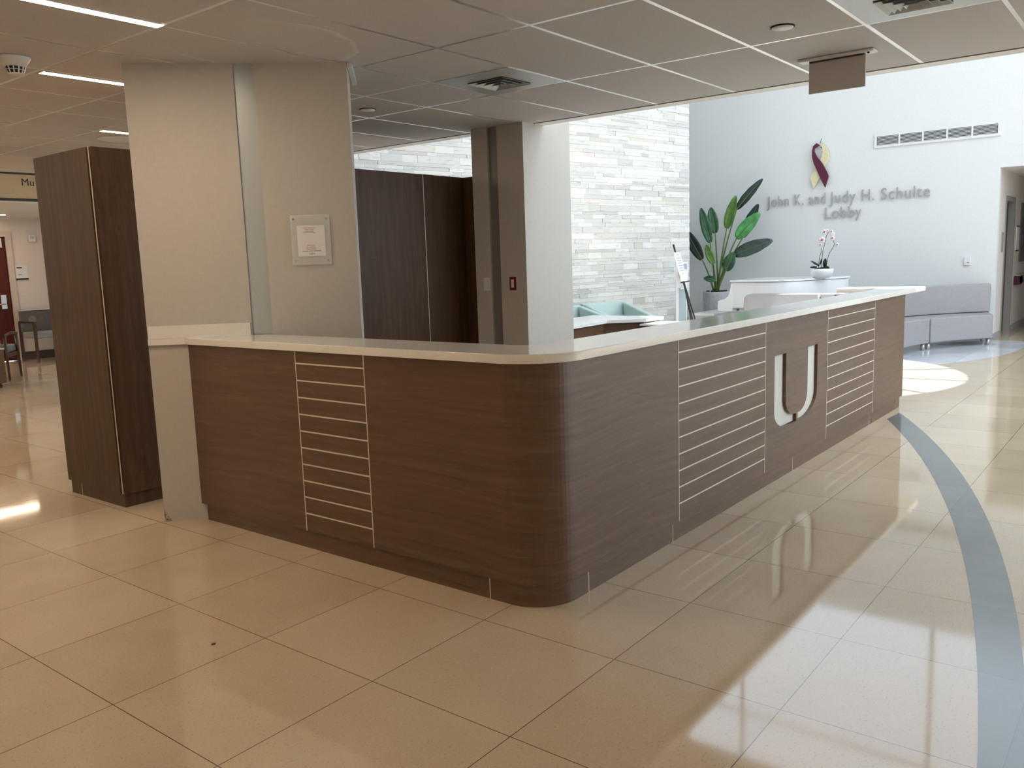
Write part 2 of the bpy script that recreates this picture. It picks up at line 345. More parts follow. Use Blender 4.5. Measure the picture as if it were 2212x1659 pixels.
# lobby back wall with corridor opening
CY0, CY1 = -0.3, 2.17
CL0, CL1 = 4.8, 9.9                     # unseen clerestory, added high up so the floor mirrors bright sky
mb = MB().box((XB, CY1, 0), (XB+0.12, 9.6, CL0)).box((XB, CY0, CZ), (XB+0.12, CY1, CL0)).box((XB, -7.4, 0), (XB+0.12, CY0, CL0))
mb.box((XB, -7.4, CL1), (XB+0.12, 9.6, ROOF_Z)).box((XB, -7.4, CL0), (XB+0.12, -7.0, CL1)).box((XB, 9.4, CL0), (XB+0.12, 9.6, CL1))
struct(mb.build('wall_back', M['wall_white']))
wallbox('wall_corridor_right', (XB+0.12, CY0-0.12, 0), (20.2, CY0, CZ+0.2), 'wall_pink')
wallbox('wall_corridor_end', (20.0, CY0, 0), (20.2, CY1+0.12, CZ+0.2), 'wall_pink')
KX0, KX1, KZ = 15.28, 16.12, 2.13      # corridor door opening
mb = MB().box((XB+0.12, CY1, 0), (KX0, CY1+0.14, CZ+0.2)).box((KX1, CY1, 0), (20.2, CY1+0.14, CZ+0.2)).box((KX0, CY1, KZ), (KX1, CY1+0.14, CZ+0.2))
struct(mb.build('wall_corridor_left', M['wall_pink']))
struct(bx('ceiling_corridor', (XB+0.12, CY0, CZ), (20.2, CY1, CZ+0.1), M['grid']))
mb = MB()
for i in range(1, 5): mb.box((XB+0.03, -7.0+i*3.28-0.03, CL0), (XB+0.09, -7.0+i*3.28+0.03, CL1))
mb.box((XB+0.035, -7.0, 7.3), (XB+0.085, 9.4, 7.35))
struct(mb.build('added_clerestory', M['alu']))  # bars of the clerestory that was added for its light
# window wall of the lobby (off to the right)
mb = MB().box((5.95, -7.4, 0), (XB+0.12, -7.2, 0.5)).box((5.95, -7.4, 9.5), (XB+0.12, -7.2, ROOF_Z)).box((5.95, -7.4, 0.5), (6.2, -7.2, 9.5)).box((14.4, -7.4, 0.5), (XB+0.12, -7.2, 9.5))
struct(mb.build('wall_right', M['wall_white']))
mb = MB()
for i in range(1, 5): mb.box((6.2+i*1.64-0.03, -7.35, 0.5), (6.2+i*1.64+0.03, -7.25, 9.5))
for z in (1.9, 3.3, 4.7, 6.3, 7.9): mb.box((6.2, -7.34, z-0.025), (14.4, -7.26, z+0.025))
struct(mb.build('window_1', M['alu']))
wallbox('wall_rear', (4.6, 9.6, 0), (XB+0.12, 9.75, ROOF_Z), 'wall_white')
mb = MB().box((5.95, -7.4, CZ+0.06), (6.02, 9.6, ROOF_Z))
struct(mb.build('wall_front_fascia', M['wall_white']))
# roof with the round skylight
mb = MB(); n = 64; rh = 2.0; x0, x1, y0, y1 = 5.9, XB+0.12, -7.4, 9.75
cx, cy = SKY_C
inner = [(cx+rh*math.cos(2*PI*k/n), cy+rh*math.sin(2*PI*k/n)) for k in range(n)]
outer = []
for k in range(n):
    a = 2*PI*k/n; d = (math.cos(a), math.sin(a)); t = 1e9
    if d[0] > 1e-9: t = min(t, (x1-cx)/d[0])
    if d[0] < -1e-9: t = min(t, (x0-cx)/d[0])
    if d[1] > 1e-9: t = min(t, (y1-cy)/d[1])
    if d[1] < -1e-9: t = min(t, (y0-cy)/d[1])
    outer.append((cx+d[0]*t, cy+d[1]*t))
vs = [(x, y, ROOF_Z) for x, y in inner]+[(x, y, ROOF_Z) for x, y in outer]+[(x, y, ROOF_Z+0.25) for x, y in inner]+[(x, y, ROOF_Z+0.25) for x, y in outer]
fs = []
for k in range(n):
    j = (k+1) % n
    fs += [(k, j, n+j, n+k), (2*n+k, 3*n+k, 3*n+j, 2*n+j), (k, 2*n+k, 2*n+j, j)]
mb.add(vs, fs)
for (a, b) in ((x0, y0), (x1, y0), (x0, y1), (x1, y1)):   # square corners of the slab
    s1 = 1 if a == x1 else -1; s2 = 1 if b == y1 else -1
    mb.box((a-s1*1.3, b-s2*1.3, ROOF_Z+0.01), (a, b, ROOF_Z+0.25))
struct(mb.build('ceiling_lobby', M['wall_white']))
mb = MB()
for k in range(6):
    a = math.radians(4+30*k); d = Vector((math.cos(a), math.sin(a), 0)); q = Vector((-d.y, d.x, 0))
    mb.obox(Vector((cx, cy, ROOF_Z+0.12))-d*rh-q*0.035, d*2*rh, q*0.07, (0, 0, 0.05))
struct(mb.build('window_2', M['alu']))

# ledger stone feature wall
A0 = Vector((13.0, 6.40, 0)); ang = math.radians(168); sd = Vector((math.cos(ang), math.sin(ang), 0)); sn = Vector((sd.y, -sd.x, 0))
if sn.y > 0: sn = -sn
mb = MB(); tones = []
mb.obox(A0+(-sn)*0.02, sd*8.4, -sn*0.14, (0, 0, ROOF_Z)); tones += [(0.86, 0.86, 0.84)]*6
z = 0.0
while z < ROOF_Z-0.01:
    h = rnd.choice([0.03, 0.045, 0.06, 0.06, 0.09]); h = min(h, ROOF_Z-z); t = 0.0
    while t < 8.4:
        Lw = rnd.uniform(0.12, 0.62); Lw = min(Lw, 8.4-t); dpt = rnd.uniform(0.0, 0.010)
        mb.obox(A0+sd*t+Vector((0, 0, z)), sd*(Lw-0.0015), sn*-0.02, (0, 0, h-0.0015))
        k_ = len(mb.v)-8
        # push the visible face out by dpt
        for q in range(k_, k_+8):
            v = Vector(mb.v[q])
            if abs((v-A0).dot(sn)) < 1e-5: mb.v[q] = tuple(v+sn*dpt)
        g = rnd.random(); base = rnd.uniform(0.60, 0.78)
        if g < 0.09: cc = (base*0.93, base*0.88, base*0.82)
        elif g < 0.22: cc = (base*0.93, base*0.92, base*0.90)
        else: cc = (base, base*0.99, base*0.96)
        tones += [cc]*6; t += Lw
    z += h
so = mb.build('wall_stone', M['stone']); struct(so)
at_ = so.data.color_attributes.new('tone', 'FLOAT_COLOR', 'CORNER'); i = 0
for p_, cc in zip(so.data.polygons, tones):
    for _ in p_.loop_indices: at_.data[i].color = (*cc, 1); i += 1

# baseboards
struct(bx('baseboard_back', (XB-0.012, CY1-0.0, 0), (XB, 6.6, 0.1), M['baseboard']))
struct(bx('baseboard_corridor', (XB-0.012, CY1-0.012, 0), (KX0-0.07, CY1, 0.1), M['baseboard']))
struct(bx('baseboard_corridor_far', (KX1+0.07, CY1-0.012, 0), (20.0, CY1, 0.1), M['baseboard']))
struct(bx('baseboard_left_room', (DX1+0.09, 15.785, 0), (9.0, 15.8, 0.14), M['brown_base']))

# ------------------------------------------------------------------ hall ceiling
LX = [-4.994, -3.784, -2.574, -1.364, -0.154, 1.056, 2.266, 3.472, 4.682, 5.885]
MY0, MS = 2.547, 0.61
struct(bx('ceiling', (-5.2, -7.4, CZ+0.004), (5.95, 16.0, CZ+0.2), M['grid']))
mb = MB(); g = 0.012
holes = [(4.08, 4.682, 3.157, 3.767), (4.08, 4.682, 0.717, 1.327)]
def tile(xa, xb, ya, yb):
    mb.box((xa+g, ya+g, CZ-0.004), (xb-g, yb-g, CZ+0.003))
for i in range(len(LX)-1):
    xa, xb = LX[i], LX[i+1]
    for k in range(-16, 22):
        ya, yb = MY0+k*MS, MY0+(k+1)*MS
        yb = min(yb, 15.79); ya = max(ya, -7.19)
        if yb-ya < 0.05: continue
        parts = [(xa, xb)]
        if abs(xa-2.266) < .01 and ya > 4.9: parts = [(xa, 2.88), (2.88, xb)]
        if abs(xa-3.472) < .01 and 3.1 < ya < 4.9: parts = [(xa, 4.08), (4.08, xb)]
        if abs(xa-3.472) < .01 and 0.6 < ya < 0.8: parts = [(xa, 4.08), (4.08, xb)]
        for a, b in parts:
            if any(abs(a-h[0]) < .03 and abs(ya-h[2]) < .05 for h in holes): continue
            tile(a, b, ya, yb)
struct(mb.build('ceiling_tiles', M['tile']))
M['bar'] = mat('ceiling_bar', (0.88, 0.88, 0.86), 0.3, 0.85)
mb = MB(); bw = 0.0112; zb0, zb1 = CZ-0.0035, CZ+0.003
for x in LX[1:-1]: mb.box((x-bw, -7.19, zb0), (x+bw, 15.79, zb1))
for k in range(-15, 22):
    y = MY0+k*MS
    for i in range(len(LX)-1): mb.box((LX[i]+bw, y-bw, zb0), (LX[i+1]-(bw if i < len(LX)-2 else 0), y+bw, zb1))
for x, y0_, y1_ in ((4.08, 3.157, 4.987), (2.88, 4.987, 15.7), (4.08, 0.717, 1.327)):
    ks = [y0_]+[MY0+k*MS for k in range(-15, 22) if y0_+.05 < MY0+k*MS < y1_-.05]+[y1_]
    for a, b in zip(ks[:-1], ks[1:]): mb.box((x-bw, a+bw, zb0), (x+bw, b-bw, zb1))
struct(mb.build('ceiling_grid', M['bar']))
struct(bx('trim_3', (5.888, -7.2, CZ-0.002), (5.90, 9.0, CZ+0.003), M['dark']))
struct(bx('trim_4', (5.90, -7.2, CZ-0.006), (6.03, 9.0, CZ+0.06), M['grid']))
struct(bx('trim_5', (4.3, 12.6, 2.44), (9.0, 15.8, CZ), M['grid']))
# water stain ring on the tile beside the column is left as a faint mark in the tile
# ------------------------------------------------------------------ light strips
def strip(xa, xb, y, label):
    t = thing('strip_light', label, 'light', (xa, y, CZ), 'linear lights in the hall ceiling')
    mb = MB().box((xa, y-0.036, CZ-0.007), (xb, y-0.030, CZ-0.0045)).box((xa, y+0.030, CZ-0.007), (xb, y+0.036, CZ-0.0045))
    mb.box((xa, y-0.03, CZ-0.007), (xa+0.012, y+0.03, CZ-0.0045)).box((xb-0.012, y-0.03, CZ-0.007), (xb, y+0.03, CZ-0.0045))
    mb.build('frame', M['alu'], t)
    bx('diffuser', (xa+0.012, y-0.03, CZ-0.0065), (xb-0.012, y+0.03, CZ-0.0045), M['led'], t)
    return t
strip(1.07, 2.279, 3.767, 'long lit linear light in the ceiling at the top left corner')
strip(2.281, 3.47, 5.05, 'lit linear light in the ceiling running behind the white column')
strip(3.476, 4.68, 6.77, 'small lit linear light beside the round ceiling speaker')
for q, (xa, y) in enumerate([(-1.36, 2.55), (-1.36, -0.5), (1.07, -2.3), (-3.78, 1.0), (1.07, 9.26), (1.07, 11.7), (-1.36, 12.3), (-3.78, -4), (-1.36, -5.0)]):  # unseen strips added to give the hall more warm light
    strip(xa, xa+1.2, y, 'added linear light in the hall ceiling, unseen around the viewer')

st_ = strip(0.0, 1.2, 0.0, 'lit linear light under the lowered soffit by the cherry door')
st_.location = (st_.location.x+4.85, st_.location.y+15.1, st_.location.z+2.44-CZ)
for xa, y in [(-0.15, 7.43), (-0.15, 10.5), (2.28, 12.9), (2.28, 14.4), (1.07, 14.1), (-2.57, 11.7), (-2.57, 14.1), (-0.15, 8.65), (-0.15, 11.7), (1.07, 10.48), (1.07, 12.9), (-0.15, 12.9)]:  # extra out-of-view strips put in to brighten the left hall
    strip(xa, xa+1.2, y, 'added linear light in the left hall ceiling, unseen beyond the left edge')
# round ceiling speaker, smoke detector, downlights
t = thing('ceiling_speaker', 'large round cream speaker grille flush in the ceiling above the tall cabinet', 'speaker', (3.80, 7.08, CZ))
MB().lathe([(0.0, 0), (0.16, 0), (0.165, 0.006)], (3.80, 7.08, CZ-0.009), 40).build('grille', M['speaker'], t)
MB().lathe([(0.165, 0), (0.18, 0.0), (0.182, 0.005), (0.165, 0.006)], (3.80, 7.08, CZ-0.010), 40).build('ring', M['white'], t)
sx_, sy_ = 2.05, 4.80
t = thing('smoke_detector', 'white round smoke detector hanging from the ceiling at the upper left', 'smoke detector', (sx_, sy_, CZ))
MB().lathe([(0.05, 0), (0.082, 0.004), (0.082, 0.018), (0.075, 0.022), (0.068, 0.03)][::-1], (sx_, sy_, CZ-0.034), 32)
mb = MB(); mb.lathe([(0.048, -0.055), (0.072, -0.020), (0.078, -0.012), (0.078, -0.005)], (sx_, sy_, CZ), 32); mb.build('base', M['white'], t)
mb = MB(); mb.lathe([(0.02, -0.088), (0.036, -0.084), (0.046, -0.062), (0.046, -0.055)], (sx_, sy_, CZ), 24); mb.build('sensor_chamber', M['dark'], t)
mb = MB()
for k in range(12):
    a = 2*PI*k/12; d = Vector((math.cos(a), math.sin(a), 0)); q = Vector((-d.y, d.x, 0))
    mb.obox(Vector((sx_, sy_, CZ-0.086))+d*0.034-q*0.003, q*0.006, d*0.006+Vector((0, 0, 0)), d*0.010+Vector((0, 0, 0.03)))
mb.lathe([(0.0, -0.092), (0.034, -0.090), (0.037, -0.085)], (sx_, sy_, CZ), 24); mb.lathe([(0.0475, -0.068), (0.0475, -0.072), (0.043, -0.070)], (sx_, sy_, CZ), 24)
mb.build('cage', M['white'], t)
def downlight(x, y, label):
    t = thing('downlight', label, 'light', (x, y, CZ), 'small round ceiling downlights')
    MB().lathe([(0.054, 0), (0.059, 0.0), (0.060, 0.004), (0.054, 0.005)], (x, y, CZ-0.010), 32).build('rim', M['dark'], t)
    MB().lathe([(0.0, 0), (0.053, 0), (0.055, 0.006)], (x, y, CZ-0.013), 32).build('lens', M['white'], t)
downlight(4.41, 4.71, 'small round unlit downlight near the white column above the dark partition')
downlight(4.40, 1.65, 'small round unlit downlight near the upper right, left of the hanging sign')

def vent(x0, x1, y0, y1, ix0, ix1, iy0, iy1, label):
    t = thing('air_vent', label, 'vent', ((x0+x1)/2, (y0+y1)/2, CZ), 'square air diffusers in the hall ceiling')
    zb = CZ-0.006; g = 0.010
    mb = MB()
    mb.box((x0+g, y0+g, zb), (ix0, y1-g, zb+0.004)).box((ix1, y0+g, zb), (x1-g, y1-g, zb+0.004)).box((ix0, y0+g, zb), (ix1, iy0, zb+0.004)).box((ix0, iy1, zb), (ix1, y1-g, zb+0.004))
    mb.build('plate', M['channel'], t)
    bx('throat', (ix0, iy0, CZ+0.0035), (ix1, iy1, CZ+0.0039), M['dark'], t)
    cxx, cyy = (ix0+ix1)/2, (iy0+iy1)/2; hx, hy = (ix1-ix0)/2, (iy1-iy0)/2
    for k in range(4):
        a = 1-0.25*k; b = a-0.17; zt, zl = CZ+0.002, CZ-0.016-0.004*k
        vs = []
        for (kk, zz) in ((a, zt-0.008), (b+0.06, zl), (b+0.06, zl+0.0015), (a, zt-0.0065)):
            vs += [(cxx+sx*hx*kk, cyy+sy*hy*kk, zz) for sx, sy in ((-1, -1), (1, -1), (1, 1), (-1, 1))]
        # cone that opens downward: outer edge low, inner edge high
        vs2 = []
        for (kk, zz) in ((a, zl+0.004), (b, zt), (b, zt-0.0015), (a, zl+0.0025)):
            vs2 += [(cxx+sx*hx*kk, cyy+sy*hy*kk, zz) for sx, sy in ((-1, -1), (1, -1), (1, 1), (-1, 1))]
        fs = []
        for q in range(3):
            for w_ in range(4): fs.append((q*4+w_, q*4+(w_+1) % 4, q*4+4+(w_+1) % 4, q*4+4+w_))
        for w_ in range(4): fs.append((12+w_, 12+(w_+1) % 4, (w_+1) % 4, w_))
        MB().add(vs2, fs).build('louver', M['channel'], t)
    return t
vent(4.08, 4.682, 3.157, 3.767, 4.262, 4.555, 3.34, 3.63, 'square air diffuser in the ceiling between the two columns')
vent(4.08, 4.682, 0.717, 1.327, 4.272, 4.550, 0.90, 1.184, 'square air diffuser in the ceiling at the top right edge')

# hanging blank exit sign
t = thing('exit_sign', 'blank grey edge of a hanging sign panel seen from behind below the ceiling', 'sign', (5.25, 1.64, CZ))
bx('canopy', (5.205, 1.43, CZ-0.022), (5.295, 1.86, CZ-0.0045), M['white'], t, bevel=0.006)
bx('sign_panel', (5.244, 1.482, 2.355), (5.256, 1.803, CZ-0.018), mat('smoked_panel', (0.60, 0.57, 0.55), 0.3), t)
bx('lamp_slot', (5.236, 1.49, CZ-0.030), (5.264, 1.80, CZ-0.022), M['brown_base'], t)
MB().lathe([(0.0, 0), (0.007, 0.0), (0.007, 0.008)], (5.225, 1.462, CZ-0.030), 16).build('test_button', M['black'], t)
t['label'] = 'hanging grey translucent sign panel with blank back on a white ceiling canopy'

# ------------------------------------------------------------------ diagonal white column
def cp(s, c=7.06): return ((c+s)/2, (c-s)/2)      # point on the 45 degree column face from s = x-y
eL, eR = cp(-2.064), cp(-0.38); k1, k2 = cp(-1.25), cp(-1.09)
dv = 0.70711
def sh(p, d): return (p[0]+d*dv, p[1]+d*dv)
poly = [eL, k1, sh(k1, 0.02), sh(k2, 0.02), k2, eR, sh(eR, 0.26), sh(eL, 0.26)]
col1 = thing('column', 'large white plastered column set diagonally at the left end of the counter', 'column', (3.0, 4.2, 0))
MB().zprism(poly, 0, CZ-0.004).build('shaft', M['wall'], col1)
k1a, k2a = cp(-1.248), cp(-1.092)
MB().zprism([sh(k1a, 0.014), sh(k2a, 0.014), sh(k2a, 0.0195), sh(k1a, 0.0195)], 1.066, CZ-0.004).build('recessed_channel', M['channel'], col1, label='blue-grey vertical channel recessed in the face')
MB().obox((eR[0]+0.002, eR[1]-0.002, CZ-0.028), (0.36, 0.36, 0), (0.02, -0.02, 0), (0, 0, 0.022)).build('edge_trim', M['white'], col1)
MB().prism([(*cp(-2.062, 7.0595), 0.0), (*cp(-2.000, 7.0595), 0.0), (*cp(-2.024, 7.0595), 0.018), (*cp(-2.040, 7.0595), 0.040), (*cp(-2.050, 7.0595), 0.046), (*cp(-2.056, 7.0595), 0.068), (*cp(-2.062, 7.0595), 0.072)], (-0.0015, -0.0015, 0)).build('chipped_corner', M['plaster_chip'], col1, label='chipped grey plaster at the foot')

# second column
C2 = dict(x0=5.735, x1=6.42, y0=4.31, y1=4.865)
col2 = thing('column', 'tall square column rising past the ceiling edge behind the counter', 'column', (6.08, 4.6, 0))
yk0, yk1 = 4.585, 4.69
poly = [(C2['x0'], C2['y0']), (C2['x1'], C2['y0']), (C2['x1'], C2['y1']), (C2['x0'], C2['y1']), (C2['x0'], yk1), (C2['x0']+0.03, yk1), (C2['x0']+0.03, yk0), (C2['x0'], yk0)]
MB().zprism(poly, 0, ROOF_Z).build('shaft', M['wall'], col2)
bx('recessed_channel', (C2['x0']+0.022, yk0+0.002, 0.0), (C2['x0']+0.0295, yk1-0.002, ROOF_Z-0.01), M['channel_dark'], col2, label='dark grey vertical channel recessed in the face')
def switch(y0, y1, z0, z1, plate, label):
    t = thing('light_switch', label, 'switch', (C2['x0'], (y0+y1)/2, (z0+z1)/2))
    x = C2['x0']; bx('plate', (x-0.006, y0, z0), (x, y1, z1), plate, t, bevel=0.002)
    yc = (y0+y1)/2; bx('rocker', (x-0.010, yc-0.014, (z0+z1)/2-0.034), (x-0.006, yc+0.014, (z0+z1)/2+0.034), M['white'], t, bevel=0.001)
switch(4.703, 4.778, 1.182, 1.297, M['white'], 'white light switch on the narrow left part of the square column')
switch(4.423, 4.492, 1.186, 1.298, M['red'], 'dark red plate with white rocker switch on the square column')

# ------------------------------------------------------------------ acrylic notice on the diagonal column
def pc(s, z, off=0.0):
    a = cp(s); return Vector((a[0]-off*dv, a[1]-off*dv, z))
t = thing('notice_holder', 'clear acrylic notice holder with a bilingual paper notice on the white column', 'notice', pc(-0.735, 1.59))
xd = Vector((dv, -dv, 0)); nd = Vector((-dv, -dv, 0))
def slab(name, s0, s1, z0, z1, off0, off1, m, label=None):
    return MB().obox(pc(s0, z0, off0), xd*((s1-s0)/1.41421), nd*(off1-off0), (0, 0, z1-z0)).build(name, m, t, label=label)
slab('back_panel', -0.890, -0.583, 1.45, 1.727, 0.014, 0.017, M['clear'])
slab('paper', -0.843, -0.625, 1.496, 1.669, 0.0175, 0.0181, M['paper'])
for s_, z_ in ((-0.865, 1.705), (-0.608, 1.705), (-0.865, 1.472), (-0.608, 1.472)):
    p = pc(s_, z_, 0.0); MB().tube([p, p+nd*0.019], 0.006, 12).build('standoff', M['chrome'], t)
def nt(txt, m, sc, zc, width): put_text('text_line', txt, m, pc(sc, zc, 0.0186), xd, width, t)
nt('COMPLIMENTARY', M['text_red'], -0.745, 1.655, 0.070)
nt('MAGAZINES', M['text_red'], -0.745, 1.645, 0.048)
nt('AVAILABLE', M['text_red'], -0.743, 1.635, 0.046)
nt('REVISTAS', M['text_red'], -0.738, 1.557, 0.040)
nt('DE CORTESIA', M['text_red'], -0.737, 1.547, 0.052)
nt('DISPONIBLES', M['text_red'], -0.736, 1.537, 0.054)
nt('UEMS', M['text_black'], -0.732, 1.511, 0.030)
slab('rule_line', -0.795, -0.697, 1.6265, 1.6285, 0.0181, 0.0185, M['text_black'])
slab('rule_line', -0.808, -0.663, 1.5245, 1.5268, 0.0181, 0.0185, M['text_black'])

# ------------------------------------------------------------------ reception counter
ctr = thing('reception_counter', 'L-shaped dark walnut reception counter with rounded corner, metal inlay lines and a cut-out letter U', 'counter', (4.0, 2.3, 0))
def arc(cx, cy, rr, a0, a1, n=16): return [(cx+rr*math.cos(math.radians(a0+(a1-a0)*i/n)), cy+rr*math.sin(math.radians(a0+(a1-a0)*i/n))) for i in range(n+1)]
def outline(X, Y, rr, xe, yb, d1, s_end=7.055, xi=2.93, yi=2.17, xr=None, yr=None):
    P = [(X, s_end-X)]+arc(X+rr, Y+rr, rr, 180, 270)+[(xe, Y)]
    if xr: P += [(xe, yr), (xr, yr), (xr, yi)]
    else: P += [(xe, yi)]
    return P+[(xi, yi), (xi, s_end-xi)]
kz = 0.097; zt = 1.025
MB().zprism(outline(2.66, 1.935, 0.20, 8.165, 2.17, 0, s_end=7.03, xi=2.92, yi=2.16), 0, kz).build('toe_kick', M['wood_h'], ctr)
MB().zprism(outline(2.67, 1.946, 0.19, 8.19, 2.17, 0), kz, zt).build('carcass', M['wood_h'], ctr)
bx('return_panel', (8.19, 1.946, 0.097), (8.213, 2.50, zt), M['wood_h'], ctr)
bx('return_core', (8.213-0.16, 2.17, 0.0), (8.19, 2.50, zt), M['wood_h'], ctr)
XL, YR, TH = 2.648, 1.924, 0.0215
MB().zprism([(XL, 3.453), (XL+TH, 3.453), (XL+TH, 7.055-XL-TH), (XL, 7.055-XL)], kz, zt).build('front_panel', M['wood_h'], ctr)
cpn = [(XL, 2.947)]+arc(XL+0.212, YR+0.212, 0.212, 180, 270)+[(3.783, YR), (3.783, YR+TH)]+arc(XL+0.212, YR+0.212, 0.212-TH, 270, 180)+[(XL+TH, 2.947)]
MB().zprism(cpn, kz, zt).build('corner_panel', M['wood_h'], ctr)
def slats_left(y0, y1):
    bx('slatted_panel', (XL, y0, kz), (XL+TH, y1, zt), M['wood_h'], ctr)
    for k in range(10):
        z = 0.1905+k*0.0858; bx('inlay_strip', (XL-0.0012, y0, z-0.0035), (XL+0.002, y1, z+0.0035), M['inlay'], ctr)
slats_left(2.953, 3.447)
for y in (2.95, 3.45): bx('joint_strip', (XL-0.0012, y-0.003, kz), (XL+0.01, y+0.003, zt), M['inlay'], ctr)
def slats_right(x0, x1):
    bx('slatted_panel', (x0, YR, kz), (x1, YR+TH, zt), M['wood_h'], ctr)
    for k in range(10):
        z = 0.187+k*0.0857; bx('inlay_strip', (x0, YR-0.0012, z-0.0035), (x1, YR+0.002, z+0.0035), M['inlay'], ctr)
slats_right(3.789, 4.917); slats_right(6.073, 7.245)
for x in (3.786, 4.92, 6.07, 7.248): bx('joint_strip', (x-0.003, YR-0.0012, kz), (x+0.003, YR+0.01, zt), M['inlay'], ctr)
bx('front_panel', (7.251, YR, kz), (8.213, YR+TH, zt), M['wood_h'], ctr)
# panel with the cut-out U
def curve_panel(name, outer, holes_, x0, y, th, m, parent):
    c = bpy.data.curves.new(name, 'CURVE'); c.dimensions = '2D'; c.fill_mode = 'BOTH'; c.extrude = th/2
    for pl in [outer]+holes_:
        s_ = c.splines.new('POLY'); s_.points.add(len(pl)-1)
        for p_, q in zip(s_.points, pl): p_.co = (q[0], q[1], 0, 1)
        s_.use_cyclic_u = True
    o = bpy.data.objects.new('tmp', c); COL.objects.link(o)
    me = bpy.data.meshes.new_from_object(o.evaluated_get(bpy.context.evaluated_depsgraph_get()))
    bpy.data.objects.remove(o); bpy.data.curves.remove(c)
    return place_mesh(me, name, m, ((0, y+th/2, 0), (1, 0, 0), (0, 0, 1), (0, -1, 0)), parent)
ux0, ux1, uzt, uzb = 5.07, 5.862, 0.800, 0.332
lw, th_b = 0.195, 0.052; gap0, gap1 = 5.458, 5.487
def qarc(cx, cy, rx, rz, a0, a1, n=10): return [(cx+rx*math.cos(math.radians(a0+(a1-a0)*i/n)), cy+rz*math.sin(math.radians(a0+(a1-a0)*i/n))) for i in range(n+1)]
ro, ri = 0.20, 0.17
left = [(ux0, uzt)]+qarc(ux0+ro, uzb+0.115, ro, 0.115, 180, 270)+[(gap0, uzb), (gap0, uzb+th_b)]+qarc(ux0+lw+ri, uzb+th_b+0.115, ri, 0.115, 270, 180)+[(ux0+lw, uzt)]
right = [(ux1, uzt)]+qarc(ux1-0.30, uzb+0.16, 0.30, 0.16, 0, -90)+[(gap1, uzb), (gap1, uzb+th_b)]+qarc(ux1-lw-0.16, uzb+th_b+0.125, 0.16, 0.125, -90, 0)+[(ux1-lw, uzt)]
outer = [(4.923, kz), (6.067, kz), (6.067, zt), (4.923, zt)]
curve_panel('letter_panel', outer, [left, right], 0, YR, TH-0.001, M['wood_h'], ctr)['label'] = 'panel with a split block letter U cut through it'
bx('letter_backing', (4.95, YR+TH-0.0008, 0.28), (6.04, YR+TH+0.0003, 0.86), mat('pale_backing', (0.70, 0.70, 0.64), 0.6), ctr, label='pale backing behind the cut-out letter U')
for y in (2.246,): bx('kick_joint', (2.6588, y-0.0022, 0), (2.665, y+0.0022, kz), M['inlay'], ctr)
for x in (2.955, 3.736, 5.43, 7.2, 8.08): bx('kick_joint', (x-0.0022, 1.9338, 0), (x+0.0022, 1.94, kz), M['inlay'], ctr)
# stone top
P = [cp(-2.060, 7.035), (2.628, 7.035-2.628)]+arc(2.628+0.26, 1.885+0.26, 0.26, 180, 270)+[(8.80, 1.885), (8.82, 1.91), (8.82, 2.59), (8.41, 2.59), (8.41, 2.205)]+[(3.06, 2.205)]+arc(3.06, 2.305, 0.10, 270, 180, 6)[1:]+[(2.96, 7.055-2.96), cp(-2.060, 7.055)]
ctop = MB().zprism(P, 1.026, 1.064).build('countertop', M['quartz'], None, bevel=0.003)
ctop.parent = ctr; ctop.matrix_parent_inverse = Matrix.Translation(parent_loc(ctr)).inverted()
MB().obox(pc(-2.05, 1.064, 0.003), xd*(0.79/1.41421), nd*0.016, (0, 0, 0.072)).build('backsplash', M['quartz'], ctr)

mb = MB().prism([(1.708, 2.865, 0.001), (1.711, 2.856, 0.001), (1.719, 2.854, 0.001), (1.725, 2.860, 0.001), (1.719, 2.869, 0.001)], (0.001, 0.001, 0.003))
tag(mb.build('leaf_crumb', M['brown_base']), 'tiny brown dried leaf crumb on the polished floor at lower left', 'debris')

# ------------------------------------------------------------------ tall walnut partition cabinet
cab = thing('tall_cabinet', 'tall dark walnut storage cabinet standing left of and behind the white column', 'cabinet', (4.1, 5.4, 0))
CH = 2.172
bx('body', (2.523, 5.052, 0.088), (5.80, 5.757, CH), M['wood_v'], cab)
bx('end_panel', (2.507, 5.070, 0.088), (2.522, 5.757, CH), M['wood_v'], cab)
bx('side_panel', (2.520, 5.030, 0.088), (3.9, 5.051, CH), M['wood_v'], cab)
bx('side_panel', (3.904, 5.030, 0.088), (5.286, 5.051, CH), M['wood_v'], cab)
bx('side_panel', (5.294, 5.030, 0.088), (5.80, 5.051, CH), M['wood_v'], cab)
bx('return_panel', (5.80, 4.875, 0.088), (5.83, 5.051, CH), M['wood_v'], cab)
bx('toe_kick', (2.52, 5.05, 0), (5.79, 5.745, 0.088), M['wood_v'], cab)
bx('corner_strip', (2.509, 5.048, 0.09), (2.5135, 5.0535, CH), M['inlay'], cab)
bx('joint_strip', (5.287, 5.029, 0.09), (5.293, 5.045, CH), M['inlay'], cab)
bx('kick_joint', (2.5185, 5.60, 0.0), (2.5205, 5.604, 0.088), M['inlay'], cab)

